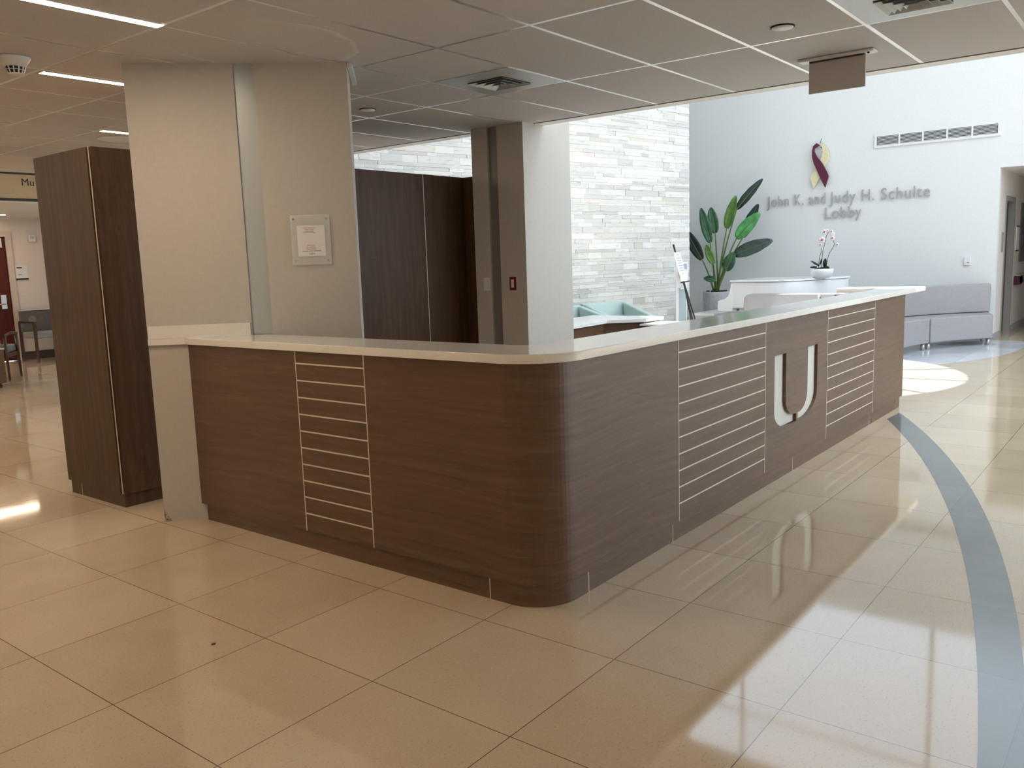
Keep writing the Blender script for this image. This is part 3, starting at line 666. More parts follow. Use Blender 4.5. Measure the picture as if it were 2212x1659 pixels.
# ------------------------------------------------------------------ low work desk behind the counter
dk = thing('work_desk', 'low white-topped walnut work desk inside the reception area beyond the square column', 'desk', (7.4, 5.0, 0))
DTZ = 0.757
MB().zprism([(6.45, 4.62), (7.2, 4.84), (7.93, 4.89), (8.22, 4.56), (8.62, 4.56), (8.62, 5.50), (6.45, 5.50)], DTZ-0.035, DTZ).build('desk_top', M['white_gloss'], dk, bevel=0.002)
MB().zprism([(6.47, 4.67), (7.2, 4.88), (7.95, 4.93), (8.24, 4.60), (8.60, 4.60), (8.60, 4.64), (8.26, 4.64), (7.97, 4.97), (7.2, 4.92), (6.47, 4.71)], 0, DTZ-0.035).build('modesty_panel', M['wood_h'], dk)
bx('side_panel', (8.56, 4.64, 0), (8.60, 5.48, DTZ-0.035), M['wood_v'], dk)
bx('side_panel', (6.47, 4.72, 0), (6.51, 5.48, DTZ-0.035), M['wood_v'], dk)
bx('joint_strip', (8.236, 4.594, 0.05), (8.243, 4.601, DTZ-0.035), M['inlay'], dk)
lw_ = thing('low_cabinet', 'low walnut cabinet with thin white top at the right end of the inner desk', 'cabinet', (8.2, 4.2, 0))
bx('body', (8.02, 3.75, 0), (8.45, 4.50, 0.700), M['wood_h'], lw_)
bx('cabinet_top', (8.0, 3.73, 0.700), (8.47, 4.52, 0.716), M['white_gloss'], lw_)

# ------------------------------------------------------------------ lobby lettering, ribbon, vent, thermostat
def letters(txt, y_left, y_right, z_base, parent):
    me = text_mesh(txt, 1.0, 0.0, 1.10)
    bm = bmesh.new(); bm.from_mesh(me); bpy.data.meshes.remove(me)
    xs = [v.co.x for v in bm.verts]; k = (y_left-y_right)/(max(xs)-min(xs)); xm = min(xs)
    bmesh.ops.remove_doubles(bm, verts=bm.verts, dist=1e-5)
    seen = set(); isl = []
    for v in bm.verts:
        if v in seen: continue
        st = [v]; seen.add(v); cc = []
        while st:
            a = st.pop(); cc.append(a)
            for e in a.link_edges:
                b = e.other_vert(a)
                if b not in seen: seen.add(b); st.append(b)
        isl.append(cc)
    for cc in isl:
        vid = {v: i for i, v in enumerate(cc)}
        pts = [(XB-0.032, y_left-(v.co.x-xm)*k, z_base+v.co.y*0.262) for v in cc]
        n = len(pts); fs = list({f_ for v in cc for f_ in v.link_faces})
        F1 = [tuple(vid[q] for q in f_.verts) for f_ in fs]
        bed = [e for v in cc for e in v.link_edges if len(e.link_faces) == 1]
        seen_e = set(); side = []
        for e in bed:
            if e in seen_e: continue
            seen_e.add(e); a, b = vid[e.verts[0]], vid[e.verts[1]]
            side.append((a, b, b+n, a+n))
        P2 = pts+[(XB-0.018, y, z) for _, y, z in pts]
        MB().add(P2, F1+[tuple(i+n for i in q[::-1]) for q in F1]+side).build('letter', M['silver'], parent)
    bm.free()
t = thing('wall_lettering', 'silver raised lettering reading John K. and Judy H. Schulte Lobby on the white wall', 'lettering', (XB, 4.4, 2.1))
for (txt, yl, yr, zb) in (('John K. and', 5.70, 4.705, 2.205), ('Judy H.', 4.64, 3.935, 2.205), ('Schulte', 3.83, 3.11, 2.205), ('Lobby', 4.705, 4.125, 1.955)):
    letters(txt, yl, yr, zb, t)
mb = MB()
for y in [5.6, 5.2, 4.9, 4.5, 4.2, 3.95, 3.6, 3.3]: mb.tube([(XB-0.016, y, 2.25), (XB, y, 2.25)], 0.004, 6)
mb.build('mounting_pins', M['silver'], t)
t = thing('ribbon_emblem', 'burgundy and cream awareness ribbon emblem above the wall lettering', 'emblem', (XB, 4.79, 2.8))
bur = [(4.852, 3.189), (4.909, 3.145), (4.924, 3.062), (4.923, 2.976), (4.896, 2.874), (4.836, 2.741), (4.761, 2.578), (4.698, 2.462), (4.647, 2.639), (4.677, 2.713), (4.752, 2.854), (4.84, 2.968), (4.888, 3.058), (4.886, 3.1), (4.801, 3.151)]
cru = [(4.837, 3.187), (4.772, 3.176), (4.714, 3.132), (4.663, 3.035), (4.654, 2.964), (4.674, 2.882), (4.729, 2.795), (4.781, 2.892), (4.796, 2.922), (4.775, 2.955), (4.758, 3.031), (4.764, 3.102), (4.793, 3.147), (4.815, 3.165)]
crt = [(4.88, 2.766), (4.922, 2.706), (4.955, 2.644), (4.896, 2.457), (4.819, 2.597), (4.784, 2.665), (4.829, 2.769)]
MB().prism([(XB-0.05, y, z) for y, z in cru], (0.03, 0, 0)).build('ribbon_loop', M['cream'], t, label='cream upper loop')
MB().prism([(XB-0.05, y, z) for y, z in crt], (0.03, 0, 0)).build('ribbon_tail', M['cream'], t, label='cream lower tail')
MB().prism([(XB-0.075, y, z) for y, z in bur], (0.03, 0, 0)).build('ribbon_band', M['burgundy'], t, label='burgundy front band')
MB().tube([(XB-0.05, 4.794, 3.185), (XB-0.05, 4.79, 3.22), (XB-0.05, 4.778, 3.26)], 0.004, 8).tube([(XB-0.03, 4.79, 3.12), (XB, 4.79, 3.12)], 0.01, 8).build('hanging_wire', M['black'], t)
t = thing('wall_grille', 'long white five-bay air return grille high on the white wall', 'vent', (XB, 3.07, 3.12))
ya, yb, za, zb = 3.955, 2.19, 3.017, 3.228
mb = MB().box((XB-0.02, yb, zb-0.036), (XB, ya, zb)).box((XB-0.02, yb, za), (XB, ya, za+0.036)).box((XB-0.02, yb, za+0.036), (XB, yb+0.036, zb-0.036)).box((XB-0.02, ya-0.036, za+0.036), (XB, ya, zb-0.036))
w5 = (ya-yb-0.064)/5
for k in range(1, 5): yy = yb+0.032+k*w5; mb.box((XB-0.018, yy-0.012, za+0.036), (XB, yy+0.012, zb-0.036))
mb.build('frame', M['white'], t)
bx('duct_opening', (XB-0.002, yb+0.03, za+0.03), (XB-0.0005, ya-0.03, zb-0.03), M['black'], t)
for k in range(5):
    mb = MB(); y0_ = yb+0.032+k*w5+0.013; y1_ = y0_+w5-0.026
    for j in range(7):
        z = za+0.042+j*0.0195; mb.obox((XB-0.016, y0_, z), (0.010, 0, 0.002), (0, y1_-y0_, 0), (0, 0, 0.007))
    mb.build('louver_bay', M['white'], t)
t = thing('thermostat', 'small white wall thermostat with dark display above the curved bench', 'thermostat', (XB, 2.55, 1.2))
bx('housing', (XB-0.025, 2.506, 1.137), (XB, 2.598, 1.257), M['white'], t, bevel=0.004)
bx('display', (XB-0.0265, 2.525, 1.172), (XB-0.0245, 2.560, 1.187), M['channel_dark'], t)

# ------------------------------------------------------------------ corridor: door, frame, rail, pictures
mb = MB().box((KX0-0.05, CY1-0.012, 0), (KX0+0.03, CY1+0.15, KZ-0.03)).box((KX1-0.03, CY1-0.012, 0), (KX1+0.05, CY1+0.15, KZ-0.03)).box((KX0-0.05, CY1-0.012, KZ-0.03), (KX1+0.05, CY1+0.15, KZ+0.05))
d3 = bpy.data.objects.new('door_1', None); COL.objects.link(d3); struct(d3); LOCS['door_1'] = Vector((0, 0, 0))
mb.build('door_frame', M['frame_grey'], d3)
bx('door_leaf', (KX0+0.03, CY1+0.08, 0.01), (KX1-0.03, CY1+0.125, KZ-0.03), M['wood_v'], d3)
MB().tube([(KX0+0.10, CY1+0.08, 0.93), (KX0+0.10, CY1+0.02, 0.93), (KX0+0.22, CY1+0.02, 0.93)], 0.012, 10).build('door_handle', M['chrome'], d3)
tag(bx('wall_plaque', (14.98, CY1-0.012, 1.32), (15.12, CY1, 1.62), M['frame_grey'], bevel=0.003), 'thin grey plaque on the corridor wall just beside the lobby corner', 'sign')
t = thing('room_sign', 'small framed room sign on the corridor wall beyond the door', 'sign', (16.6, CY1, 1.5))
bx('sign_plate', (16.45, CY1-0.01, 1.33), (16.72, CY1, 1.72), M['wall_white'], t); bx('top_bar', (16.45, CY1-0.018, 1.715), (16.72, CY1, 1.735), M['black'], t); bx('bottom_bar', (16.45, CY1-0.018, 1.315), (16.72, CY1, 1.335), M['black'], t)
t = thing('corridor_picture', 'large dark grey picture panel on the corridor wall at the right edge', 'picture', (17.5, CY1, 1.6))
bx('picture_frame', (16.85, CY1-0.02, 1.13), (18.4, CY1, 2.12), M['artwork'], t)
MB().obox((16.95, CY1-0.024, 1.32), (1.2, 0, 0.55), (0, 0.003, 0), (0, 0, 0.015)).build('picture_motif', M['black'], t)
t = thing('handrail', 'corridor handrail with grey cap and dark red end on the pink wall', 'handrail', (17, CY1, 0.85))
bx('rail', (16.6, CY1-0.07, 0.78), (19.9, CY1-0.03, 0.90), mat('rail_mauve', (0.16, 0.09, 0.10), 0.4), t)
bx('rail_cap', (16.45, CY1-0.075, 0.90), (19.9, CY1, 0.93), M['baseboard'], t)
bx('rail_end', (16.42, CY1-0.07, 0.76), (16.9, CY1-0.0, 0.895), M['burgundy'], t)

# ------------------------------------------------------------------ curved bench along the back wall
def bench_seg(cx, cy, ri, a0, a1, b0, b1, label, back0=None, back1=None, legs=((0.1, 0.1), (0.9, 0.1), (0.1, 0.9), (0.9, 0.9))):
    """annular seat; front arc a0..a1, rear arc b0..b1 (degrees)"""
    t = thing('curved_bench', label, 'bench', (cx+ri*math.cos(math.radians((a0+a1)/2)), cy+ri*math.sin(math.radians((a0+a1)/2)), 0), 'grey vinyl lobby seating')
    def pt(u_, w_):
        fa = math.radians(a0+(a1-a0)*u_); fb = math.radians(b0+(b1-b0)*u_)
        p = Vector((cx+ri*math.cos(fa), cy+ri*math.sin(fa), 0)); q = Vector((cx+(ri+0.60)*math.cos(fb), cy+(ri+0.60)*math.sin(fb), 0)); return p.lerp(q, w_)
    def body(u0, u1, w0, w1, z0, z1, name, tilt=0.0):
        n = 16; P = [pt(u0+(u1-u0)*i/n, w0) for i in range(n+1)]+[pt(u1-(u1-u0)*i/n, w1) for i in range(n+1)]
        return MB().zprism([(p.x, p.y) for p in P], z0, z1).build(name, M['leather'], t, bevel=0.018, seg=3)
    body(0, 1, 0, 1, 0.095, 0.44, 'seat')
    body(0.0 if back0 is None else back0, 1.0 if back1 is None else back1, 0.74, 1, 0.445, 0.865, 'backrest')
    for u_, w_ in legs:
        p = pt(u_, w_); MB().tube([(p.x, p.y, 0), (p.x, p.y, 0.1)], 0.028, 14).build('leg', M['alu'], t)
bench_seg(12.0, 0.2, 2.66, 44.5, 69.0, 38.5, 69.5, 'grey vinyl curved bench section against the white wall at the right', legs=((0.05, 0.12), (0.96, 0.12), (0.05, 0.88), (0.96, 0.88)))
bench_seg(12.0, 0.2, 2.66, 69.6, 90.0, 70.0, 90.0, 'grey vinyl curved bench section half hidden behind the counter end', legs=((0.05, 0.12), (0.96, 0.12), (0.05, 0.88), (0.96, 0.88)))
def lounge(y0, y1, x, label, r0=True):
    t = thing('lounge_sofa', label, 'sofa', (x+0.3, (y0+y1)/2, 0), 'grey vinyl lobby sofas seen from behind')
    rr = 0.10; P = [(y0, 0.10), (y1, 0.10)]+([(y1-0.02, 0.80), (y1-0.06, 0.845), (y1-0.13, 0.86)] if r0 else [(y1, 0.86)])+[(y0, 0.86)]
    MB().prism([(x, a, b) for a, b in P], (0.16, 0, 0)).build('backrest', M['leather'], t, bevel=0.015, seg=3)
    bx('seat', (x+0.17, y0, 0.10), (x+0.72, y1-0.02, 0.44), M['leather'], t, bevel=0.02)
    for a in (y0+0.08, y1-0.1):
        for b in (x+0.08, x+0.64): MB().tube([(b, a, 0), (b, a, 0.105)], 0.026, 12).build('leg', M['alu'], t)
lounge(3.79, 4.865, 11.55, 'pale grey sofa in front of the piano, left of the seam')
lounge(3.50, 3.775, 11.57, 'pale grey sofa in front of the piano, right of the seam', False)

# ------------------------------------------------------------------ grand piano
pn = thing('grand_piano', 'white lacquered grand piano standing before the lobby wall', 'piano', (13.2, 4.8, 0))
rim = [(12.45, 5.42), (12.40, 4.95), (12.42, 4.75), (12.52, 4.56), (12.72, 4.43), (13.0, 4.33), (13.3, 4.20), (13.55, 4.10), (13.8, 4.07), (13.93, 4.12), (13.97, 4.28), (13.97, 5.42)]
MB().zprism(rim, 0.60, 0.99).build('case', M['white_gloss'], pn, bevel=0.006)
def grow(P, d, c=(13.2, 4.75)): return [(c[0]+(x-c[0])*(1+d/0.8), c[1]+(y-c[1])*(1+d/0.7)) for x, y in P]
MB().zprism(grow(rim, 0.022), 0.995, 1.022).build('lid', M['white_gloss'], pn, bevel=0.006)
# cheek profile in Y-z, keyboard at +Y
prof = [(5.42, 0.97), (5.44, 0.86), (5.47, 0.78), (5.53, 0.735), (5.60, 0.72), (5.635, 0.70), (5.64, 0.60), (5.63, 0.55), (5.40, 0.55), (5.40, 0.97)]
for x in (12.43, 13.90): MB().prism([(x, a, b) for a, b in prof], (0.06, 0, 0)).build('cheek', M['white_gloss'], pn, bevel=0.004)
bx('key_bed', (12.49, 5.40, 0.56), (13.90, 5.62, 0.64), M['white_gloss'], pn)
bx('fallboard', (12.49, 5.42, 0.64), (13.90, 5.46, 0.80), M['white_gloss'], pn)
mb = MB()
for k in range(52): x = 12.50+k*0.0268; mb.box((x, 5.47, 0.64), (x+0.0255, 5.60, 0.655))
mb.build('white_keys', M['white'], pn)
mb = MB()
for k in range(51):
    if k % 7 in (2, 6): continue
    x = 12.50+(k+1)*0.0268; mb.box((x-0.006, 5.47, 0.655), (x+0.006, 5.545, 0.668))
mb.build('black_keys', M['black'], pn)
for (x, y) in ((12.56, 5.28), (13.86, 5.28), (13.6, 4.35)):
    MB().lathe([(0.03, 0.0), (0.03, 0.05), (0.045, 0.07), (0.05, 0.35), (0.065, 0.50), (0.065, 0.60)], (x, y, 0), 16).build('leg', M['white_gloss'], pn)
MB().tube([(12.395, 5.30, 0.575), (12.44, 5.30, 0.575)], 0.014, 10).build('knob', M['black'], pn)
bx('pedal_lyre', (13.15, 5.15, 0.05), (13.27, 5.25, 0.60), M['white_gloss'], pn)

t = thing('piano_bench', 'low white piano bench in front of the planter', 'bench', (13.1, 5.95, 0))
MB().zprism([(12.60, 5.78), (13.62, 5.78), (13.62, 6.20), (12.60, 6.20)], 0.455, 0.495).build('seat', M['white_gloss'], t, bevel=0.006)
bx('apron', (12.64, 5.81, 0.38), (13.58, 6.17, 0.455), M['white_gloss'], t)
for x in (12.67, 13.55):
    for y in (5.84, 6.14): MB().lathe([(0.018, 0), (0.028, 0.38)], (x, y, 0), 12).build('leg', M['white_gloss'], t)

# ------------------------------------------------------------------ orchid bowl on the piano
OX = 13.1; OZ = 1.0225
t = thing('orchid_bowl', 'white bowl of white and crimson orchids standing on the piano lid', 'orchid', (OX, 4.262, OZ))
k_ = (OZ+0.0-1.434)/(1.055-1.434)     # shift the measured heights so the bowl rests on the lid
def oz(z): return OZ+(z-1.055)*1.0
MB().lathe([(0.11, 0.0), (0.12, 0.002), (0.152, 0.04), (0.168, 0.09), (0.168, 0.135), (0.160, 0.137), (0.155, 0.10), (0.0, 0.10)], (OX, 4.262, OZ), 36).build('bowl', M['white_gloss'], t)
MB().lathe([(0.0, 0.0), (0.12, 0.0), (0.11, 0.035), (0.0, 0.055)], (OX, 4.255, OZ+0.11), 20).build('moss', M['leaf_black'], t)
stems = [[(4.267, 1.20), (4.26, 1.359), (4.25, 1.458), (4.224, 1.573), (4.203, 1.676), (4.169, 1.738)], [(4.311, 1.20), (4.301, 1.36), (4.276, 1.435), (4.272, 1.505)], [(4.20, 1.20), (4.178, 1.339), (4.157, 1.414), (4.096, 1.516), (4.082, 1.556), (4.104, 1.62)]]
for s_ in stems: MB().tube([(OX, y, oz(z)) for y, z in s_], 0.0045, 8).build('stem', mat('orchid_stem', (0.10, 0.09, 0.09), 0.5), t)
def strap(a, b, wd, droop=0.0):
    a, b = Vector(a), Vector(b); d = (b-a); side = Vector((0.6, 0, 0)).cross(d).normalized()*wd if abs(d.x) < 0.9 else Vector((0, wd, 0)); side = Vector((0, -d.z, d.y)).normalized()*wd
    n = 8; vs = []
    for i in range(n+1):
        q = i/n; wq = math.sin(PI*min(1, 0.12+q*0.88))**0.7; p = a.lerp(b, q)+Vector((0, 0, -droop*q*q))
        vs += [p-side*wq, p+Vector((-0.006, 0, 0)), p+side*wq]
    fs = []
    for i in range(n): fs += [(3*i, 3*i+1, 3*i+4, 3*i+3), (3*i+1, 3*i+2, 3*i+5, 3*i+4)]
    return MB().add(vs, fs, True)
for a, b, wd in (((4.299, 1.237), (4.427, 1.317), 0.016), ((4.333, 1.22), (4.44, 1.217), 0.016), ((4.293, 1.249), (4.251, 1.359), 0.013), ((4.223, 1.22), (4.202, 1.35), 0.032), ((4.25, 1.20), (4.14, 1.215), 0.025)):
    o = strap((OX, a[0], oz(a[1])), (OX-0.02, b[0], oz(b[1])), wd).build('leaf', M['leaf_black'], t); sm = o.modifiers.new('s', 'SOLIDIFY'); sm.thickness = 0.003
for (y, z, rr, cr) in ((4.233, 1.738, 0.040, 1), (4.187, 1.759, 0.02, 1), (4.265, 1.621, 0.052, 1), (4.287, 1.549, 0.026, 1), (4.126, 1.742, 0.024, 1), (4.111, 1.701, 0.034, 0), (4.113, 1.643, 0.036, 1), (4.168, 1.55, 0.012, 2), (4.039, 1.543, 0.027, 1), (4.047, 1.517, 0.018, 0)):
    if cr != 2:
        mb = MB()
        for k in range(5):
            a = PI/2+2*PI*k/5; cyy, czz = y+math.cos(a)*rr*0.55, oz(z)+math.sin(a)*rr*0.55
            vs = [(OX-0.004, cyy+math.cos(b)*rr*0.5, czz+math.sin(b)*rr*0.5) for b in [2*PI*j/10 for j in range(10)]]+[(OX-0.012, cyy, czz)]
            mb.add(vs, [(j, (j+1) % 10, 10) for j in range(10)], True)
        o = mb.build('blossom', M['petal'], t); sm = o.modifiers.new('s', 'SOLIDIFY'); sm.thickness = 0.002
    if cr:
        mb = MB().lathe([(0.0, -rr*0.3), (rr*0.3, -rr*0.1), (rr*0.34, rr*0.12), (0, rr*0.3)], (OX-0.016, y, oz(z)), 12); mb.build('blossom_lip', M['petal_red'], t)

# ------------------------------------------------------------------ bird of paradise plant in tall planter
PX, PY = 14.14, 6.437
pl = thing('potted_plant', 'tall broad-leaved green plant in a pale grey cylindrical planter by the lobby wall', 'plant', (PX, PY, 0))
MB().lathe([(0.20, 0.0), (0.212, 0.02), (0.236, 0.76), (0.236, 0.775), (0.218, 0.775), (0.214, 0.73), (0.0, 0.73)], (PX, PY, 0), 40).build('planter', M['planter'], pl)
MB().lathe([(0.0, 0), (0.213, 0), (0.18, 0.03), (0.0, 0.035)], (PX, PY, 0.735), 24).build('soil', M['soil'], pl)
mb = MB()
for i in range(26):
    a = rnd.uniform(0, 2*PI); q = rnd.uniform(0.08, 0.19); mb.lathe([(0, -0.012), (0.016, -0.004), (0.014, 0.008), (0, 0.014)], (PX+q*math.cos(a), PY+q*math.sin(a), 0.785), 7)
mb.build('pebbles', M['soil'], pl)
KS = 1.025
def wp(x, y, z): return Vector((x*KS, y*KS, 1.434+(z-1.434)*KS))
def big_leaf(A, B, wd, key, fold=0.35, side_hint=1, droop=0.04):
    A, B = wp(*A), wp(*B); L_ = (B-A).length; d = (B-A).normalized(); nrm = Vector((-1, -0.25, 0.25)); nrm = (nrm-d*nrm.dot(d)).normalized(); sd_ = d.cross(nrm)
    n = 14; vs = []
    for i in range(n+1):
        q = i/n; wq = wd*0.5*(math.sin(PI*min(1.0, 0.06+0.92*q**0.85))**0.62)
        p = A+d*L_*q-nrm*droop*4*q*q*0.3
        rip = 0.006*math.sin(q*23)
        vs += [p-sd_*wq+nrm*(fold*wq+rip), p-sd_*wq*0.5+nrm*(fold*wq*0.45), p, p+sd_*wq*0.5+nrm*(fold*wq*0.45), p+sd_*wq+nrm*(fold*wq-rip)]
    fs = [(5*i+j, 5*i+j+1, 5*i+j+6, 5*i+j+5) for i in range(n) for j in range(4)]
    o = MB().add(vs, fs, True).build('leaf', M['leaf_'+key], pl); sm = o.modifiers.new('s', 'SOLIDIFY'); sm.thickness = 0.003
    base = Vector((PX+rnd.uniform(-0.03, 0.03), PY+rnd.uniform(-0.035, 0.035), 0.75)); mid = base.lerp(A, 0.5)+Vector((0, (PY-A.y)*-0.0+(PY-A.y)*0.10, 0.05))
    pts = []
    for i in range(9):
        q = i/8; pts.append(base*(1-q)**2+mid*2*q*(1-q)+A*q*q)
    pts += [A+d*L_*0.5-nrm*0.004, A+d*L_*0.9-nrm*0.02]
    MB().tube(pts, [0.020-0.0013*i for i in range(9)]+[0.005, 0.002], 8).build('leaf_stalk', M['stem'], pl)
big_leaf((13.75, 5.897, 2.165), (13.87, 5.514, 2.643), 0.15, 'dark')
big_leaf((13.6, 6.008, 1.852), (13.6, 5.861, 2.376), 0.17, 'olive', 0.5)
big_leaf((13.5, 5.792, 1.681), (13.5, 5.414, 2.071), 0.23, 'bright', 0.2)
big_leaf((13.90, 5.85, 1.70), (13.90, 5.60, 2.232), 0.18, 'dark')
big_leaf((13.7, 5.915, 1.41), (13.78, 5.302, 1.632), 0.24, 'grey', 0.25)
big_leaf((13.6, 6.021, 1.149), (13.6, 5.896, 1.45), 0.21, 'mid', 0.3)
big_leaf((13.9, 6.60, 1.344), (13.95, 6.95, 1.891), 0.20, 'dark', 0.25)
big_leaf((13.7, 6.351, 1.629), (13.7, 6.532, 2.225), 0.17, 'mid', 0.3)
big_leaf((13.85, 6.33, 1.788), (13.85, 6.42, 2.23), 0.19, 'mid', 0.3)
big_leaf((13.5, 6.20, 1.266), (13.5, 6.345, 1.601), 0.14, 'olive', 0.3)
big_leaf((13.6, 6.198, 0.994), (13.6, 6.444, 1.043), 0.11, 'mid', 0.3)

# ------------------------------------------------------------------ hand sanitizer stand and easel
sx0, sy0 = 11.6, 5.823
t = thing('sanitizer_stand', 'slim white and pale blue hand sanitizer dispenser stand by the stone wall', 'dispenser', (sx0, sy0, 0))
d_ = Vector((0.614, -0.789, 0)); b_ = Vector((0.789, 0.614, 0))    # faces roughly the viewer
def sbox(name, u0, u1, v0, v1, z0, z1, m, bev=0.0):
    if z0 > 0.5: z0 = 1.434-(1.434-z0)*1.16
    if z1 > 0.5: z1 = 1.434-(1.434-z1)*1.16
    u0 *= 1.16; u1 *= 1.16
    return MB().obox(Vector((sx0, sy0, z0))+d_*u0+b_*v0, d_*(u1-u0), b_*(v1-v0), (0, 0, z1-z0)).build(name, m, t, bevel=bev)
sbox('base', -0.13, 0.17, -0.15, 0.15, 0, 0.02, M['white'], 0.004)
sbox('post', -0.085, -0.050, -0.01, 0.02, 0.02, 1.345, M['white'], 0.003)
sbox('front_panel', -0.049, 0.045, -0.004, 0.014, 0.02, 1.02, M['blue_panel'])
sbox('side_edge', 0.046, 0.056, -0.008, 0.018, 0.02, 1.02, M['white'])
sbox('sign_header', -0.049, 0.066, 0.0, 0.012, 1.02, 1.345, M['white'])
sbox('header_print', -0.030, 0.06, -0.001, 0.0, 1.255, 1.325, M['text_blue'])
sbox('dispenser_body', -0.035, 0.062, -0.075, 0.0, 1.14, 1.235, M['white'], 0.012)
sbox('nozzle', -0.012, 0.03, -0.070, -0.03, 1.125, 1.14, M['channel'])
sbox('drip_tray', -0.045, 0.05, -0.12, 0.0, 1.005, 1.018, M['white'], 0.004)

ex, ey = 11.3, 5.52
t = thing('easel', 'black easel holding a white notice board beside the sanitizer stand', 'easel', (ex, ey, 0))
pd = Vector((0.961, 0.276, 0)).normalized(); lean = Vector((-0.276, 0.961, 0)).normalized()   # board runs along pd, leans towards lean
def ep(u_, z): return Vector((ex, ey, 0))+pd*u_+lean*(z-0.6)*0.27+Vector((0, 0, z))
nb = (lean*-1+Vector((0, 0, 0.2))).normalized()
vs = [ep(-0.22, 1.06)+nb*0.012, ep(0.22, 1.06)+nb*0.012, ep(0.22, 1.47)+nb*0.012, ep(-0.22, 1.47)+nb*0.012]
MB().prism(vs, nb*0.010).build('notice_board', M['paper'], t)
mb = MB()
for q, (z, wd) in enumerate([(1.43, 0.22), (1.38, 0.34), (1.345, 0.34), (1.31, 0.30), (1.275, 0.34), (1.24, 0.32), (1.205, 0.34), (1.16, 0.12)]):
    mb.prism([ep(-wd/2, z)+nb*0.0225, ep(wd/2, z)+nb*0.0225, ep(wd/2, z+0.012)+nb*0.0225, ep(-wd/2, z+0.012)+nb*0.0225], nb*0.001)
mb.build('print_lines', M['text_blue'], t)
MB().tube([ep(0.0, 1.05), ep(0.0, 1.565)], 0.013, 8).tube([ep(0.0, 1.565), ep(0, 1.59)], [0.016, 0.014], 8).build('mast', M['black'], t)
for u_ in (-0.16, 0.16): MB().tube([ep(0.02 if u_ > 0 else -0.02, 1.05), ep(u_, 0.0)], 0.011, 8).build('leg', M['black'], t)
MB().tube([ep(0, 1.03), Vector((ex, ey, 0))-lean*0.08], 0.009, 8).build('leg', M['black'], t)
MB().tube([ep(-0.20, 1.045)+nb*0.05, ep(-0.20, 1.045), ep(0.20, 1.045), ep(0.20, 1.045)+nb*0.05], 0.009, 8).build('ledge', M['black'], t)

# ------------------------------------------------------------------ mint tub chairs by the stone wall
def mint_chair(x, y, ang_, label):
    t = thing('tub_chair', label, 'armchair', (x, y, 0), 'mint green lobby armchairs')
    ca, sa = math.cos(ang_), math.sin(ang_)
    def T(p): return (x+p[0]*ca-p[1]*sa, y+p[0]*sa+p[1]*ca, p[2])
    def tb(name, pts, off, bev=0.02, m=None):
        off3 = (off[0]*ca-off[1]*sa, off[0]*sa+off[1]*ca, off[2])
        return MB().prism([T(p) for p in pts], off3).build(name, m or M['mint'], t, bevel=bev, seg=3)
    tb('seat', [(-0.28, -0.30, 0.12), (0.28, -0.30, 0.12), (0.28, 0.25, 0.12), (-0.28, 0.25, 0.12)], (0, 0, 0.32))
    tb('backrest', [(-0.38, 0.26, 0.12), (0.38, 0.26, 0.12), (0.38, 0.34, 0.80), (-0.38, 0.34, 0.80)], (0, 0.09, 0))
    for s_ in (-1, 1):
        xs = -0.38 if s_ < 0 else 0.29
        tb('armrest', [(xs, 0.25, 0.12), (xs, -0.33, 0.12), (xs, -0.33, 0.60), (xs, -0.27, 0.64), (xs, 0.31, 0.79)], (0.09, 0, 0))
    for a in (-0.3, 0.3):
        for b in (-0.26, 0.30):
            p = T((a, b, 0)); MB().tube([p, (p[0], p[1], 0.125)], 0.018, 10).build('leg', M['alu'], t)
mint_chair(10.30, 6.15, math.radians(-24), 'mint green tub armchair by the stone wall, the right one behind the desk')
mint_chair(9.35, 6.20, math.radians(-14), 'mint green tub armchair partly hidden behind the square column')

# ------------------------------------------------------------------ far left room
d1 = bpy.data.objects.new('door_2', None); COL.objects.link(d1); struct(d1); LOCS['door_2'] = Vector((0, 0, 0))
mb = MB().box((DX0-0.0, 15.77, 0), (DX0+0.09, 15.90, DZ)).box((DX1-0.09+0.09, 15.77, 0), (DX1+0.09, 15.9, DZ+0.0)).box((DX0, 15.77, DZ-0.0), (DX1+0.09, 15.9, DZ+0.09))
mb.build('door_frame', M['frame_light'], d1)
bx('door_leaf', (DX0+0.09, 15.82, 0.01), (DX1, 15.865, DZ), M['door_red'], d1)
bx('door_notice', (6.02, 15.812, 1.94), (6.22, 15.82, 2.10), M['paper'], d1)
t_ = bx('door_lock', (6.10, 15.79, 0.90), (6.19, 15.82, 1.14), M['chrome'], d1, bevel=0.004)
MB().tube([(6.15, 15.80, 0.985), (6.15, 15.75, 0.985), (6.02, 15.75, 0.985)], 0.010, 10).build('door_handle', M['chrome'], d1)
t = thing('room_plaque', 'small square room plaque with black bottom edge beside the cherry door', 'sign', (6.5, 15.8, 1.5))
bx('plate', (6.375, 15.79, 1.395), (6.575, 15.8, 1.635), M['wall_white'], t); bx('bottom_bar', (6.38, 15.785, 1.385), (6.58, 15.8, 1.410), M['black'], t)
bx('text_line', (6.405, 15.7885, 1.582), (6.49, 15.7901, 1.602), M['brown_base'], t); bx('text_line', (6.415, 15.7885, 1.468), (6.475, 15.7901, 1.480), M['frame_grey'], t)
t = thing('wall_alarm', 'small white alarm device high on the wall near the cherry door', 'alarm', (6.7, 15.8, 2.1))
bx('housing', (6.65, 15.765, 2.03), (6.76, 15.8, 2.145), M['white'], t, bevel=0.008); bx('strobe', (6.675, 15.76, 2.085), (6.735, 15.766, 2.13), M['channel'], t)
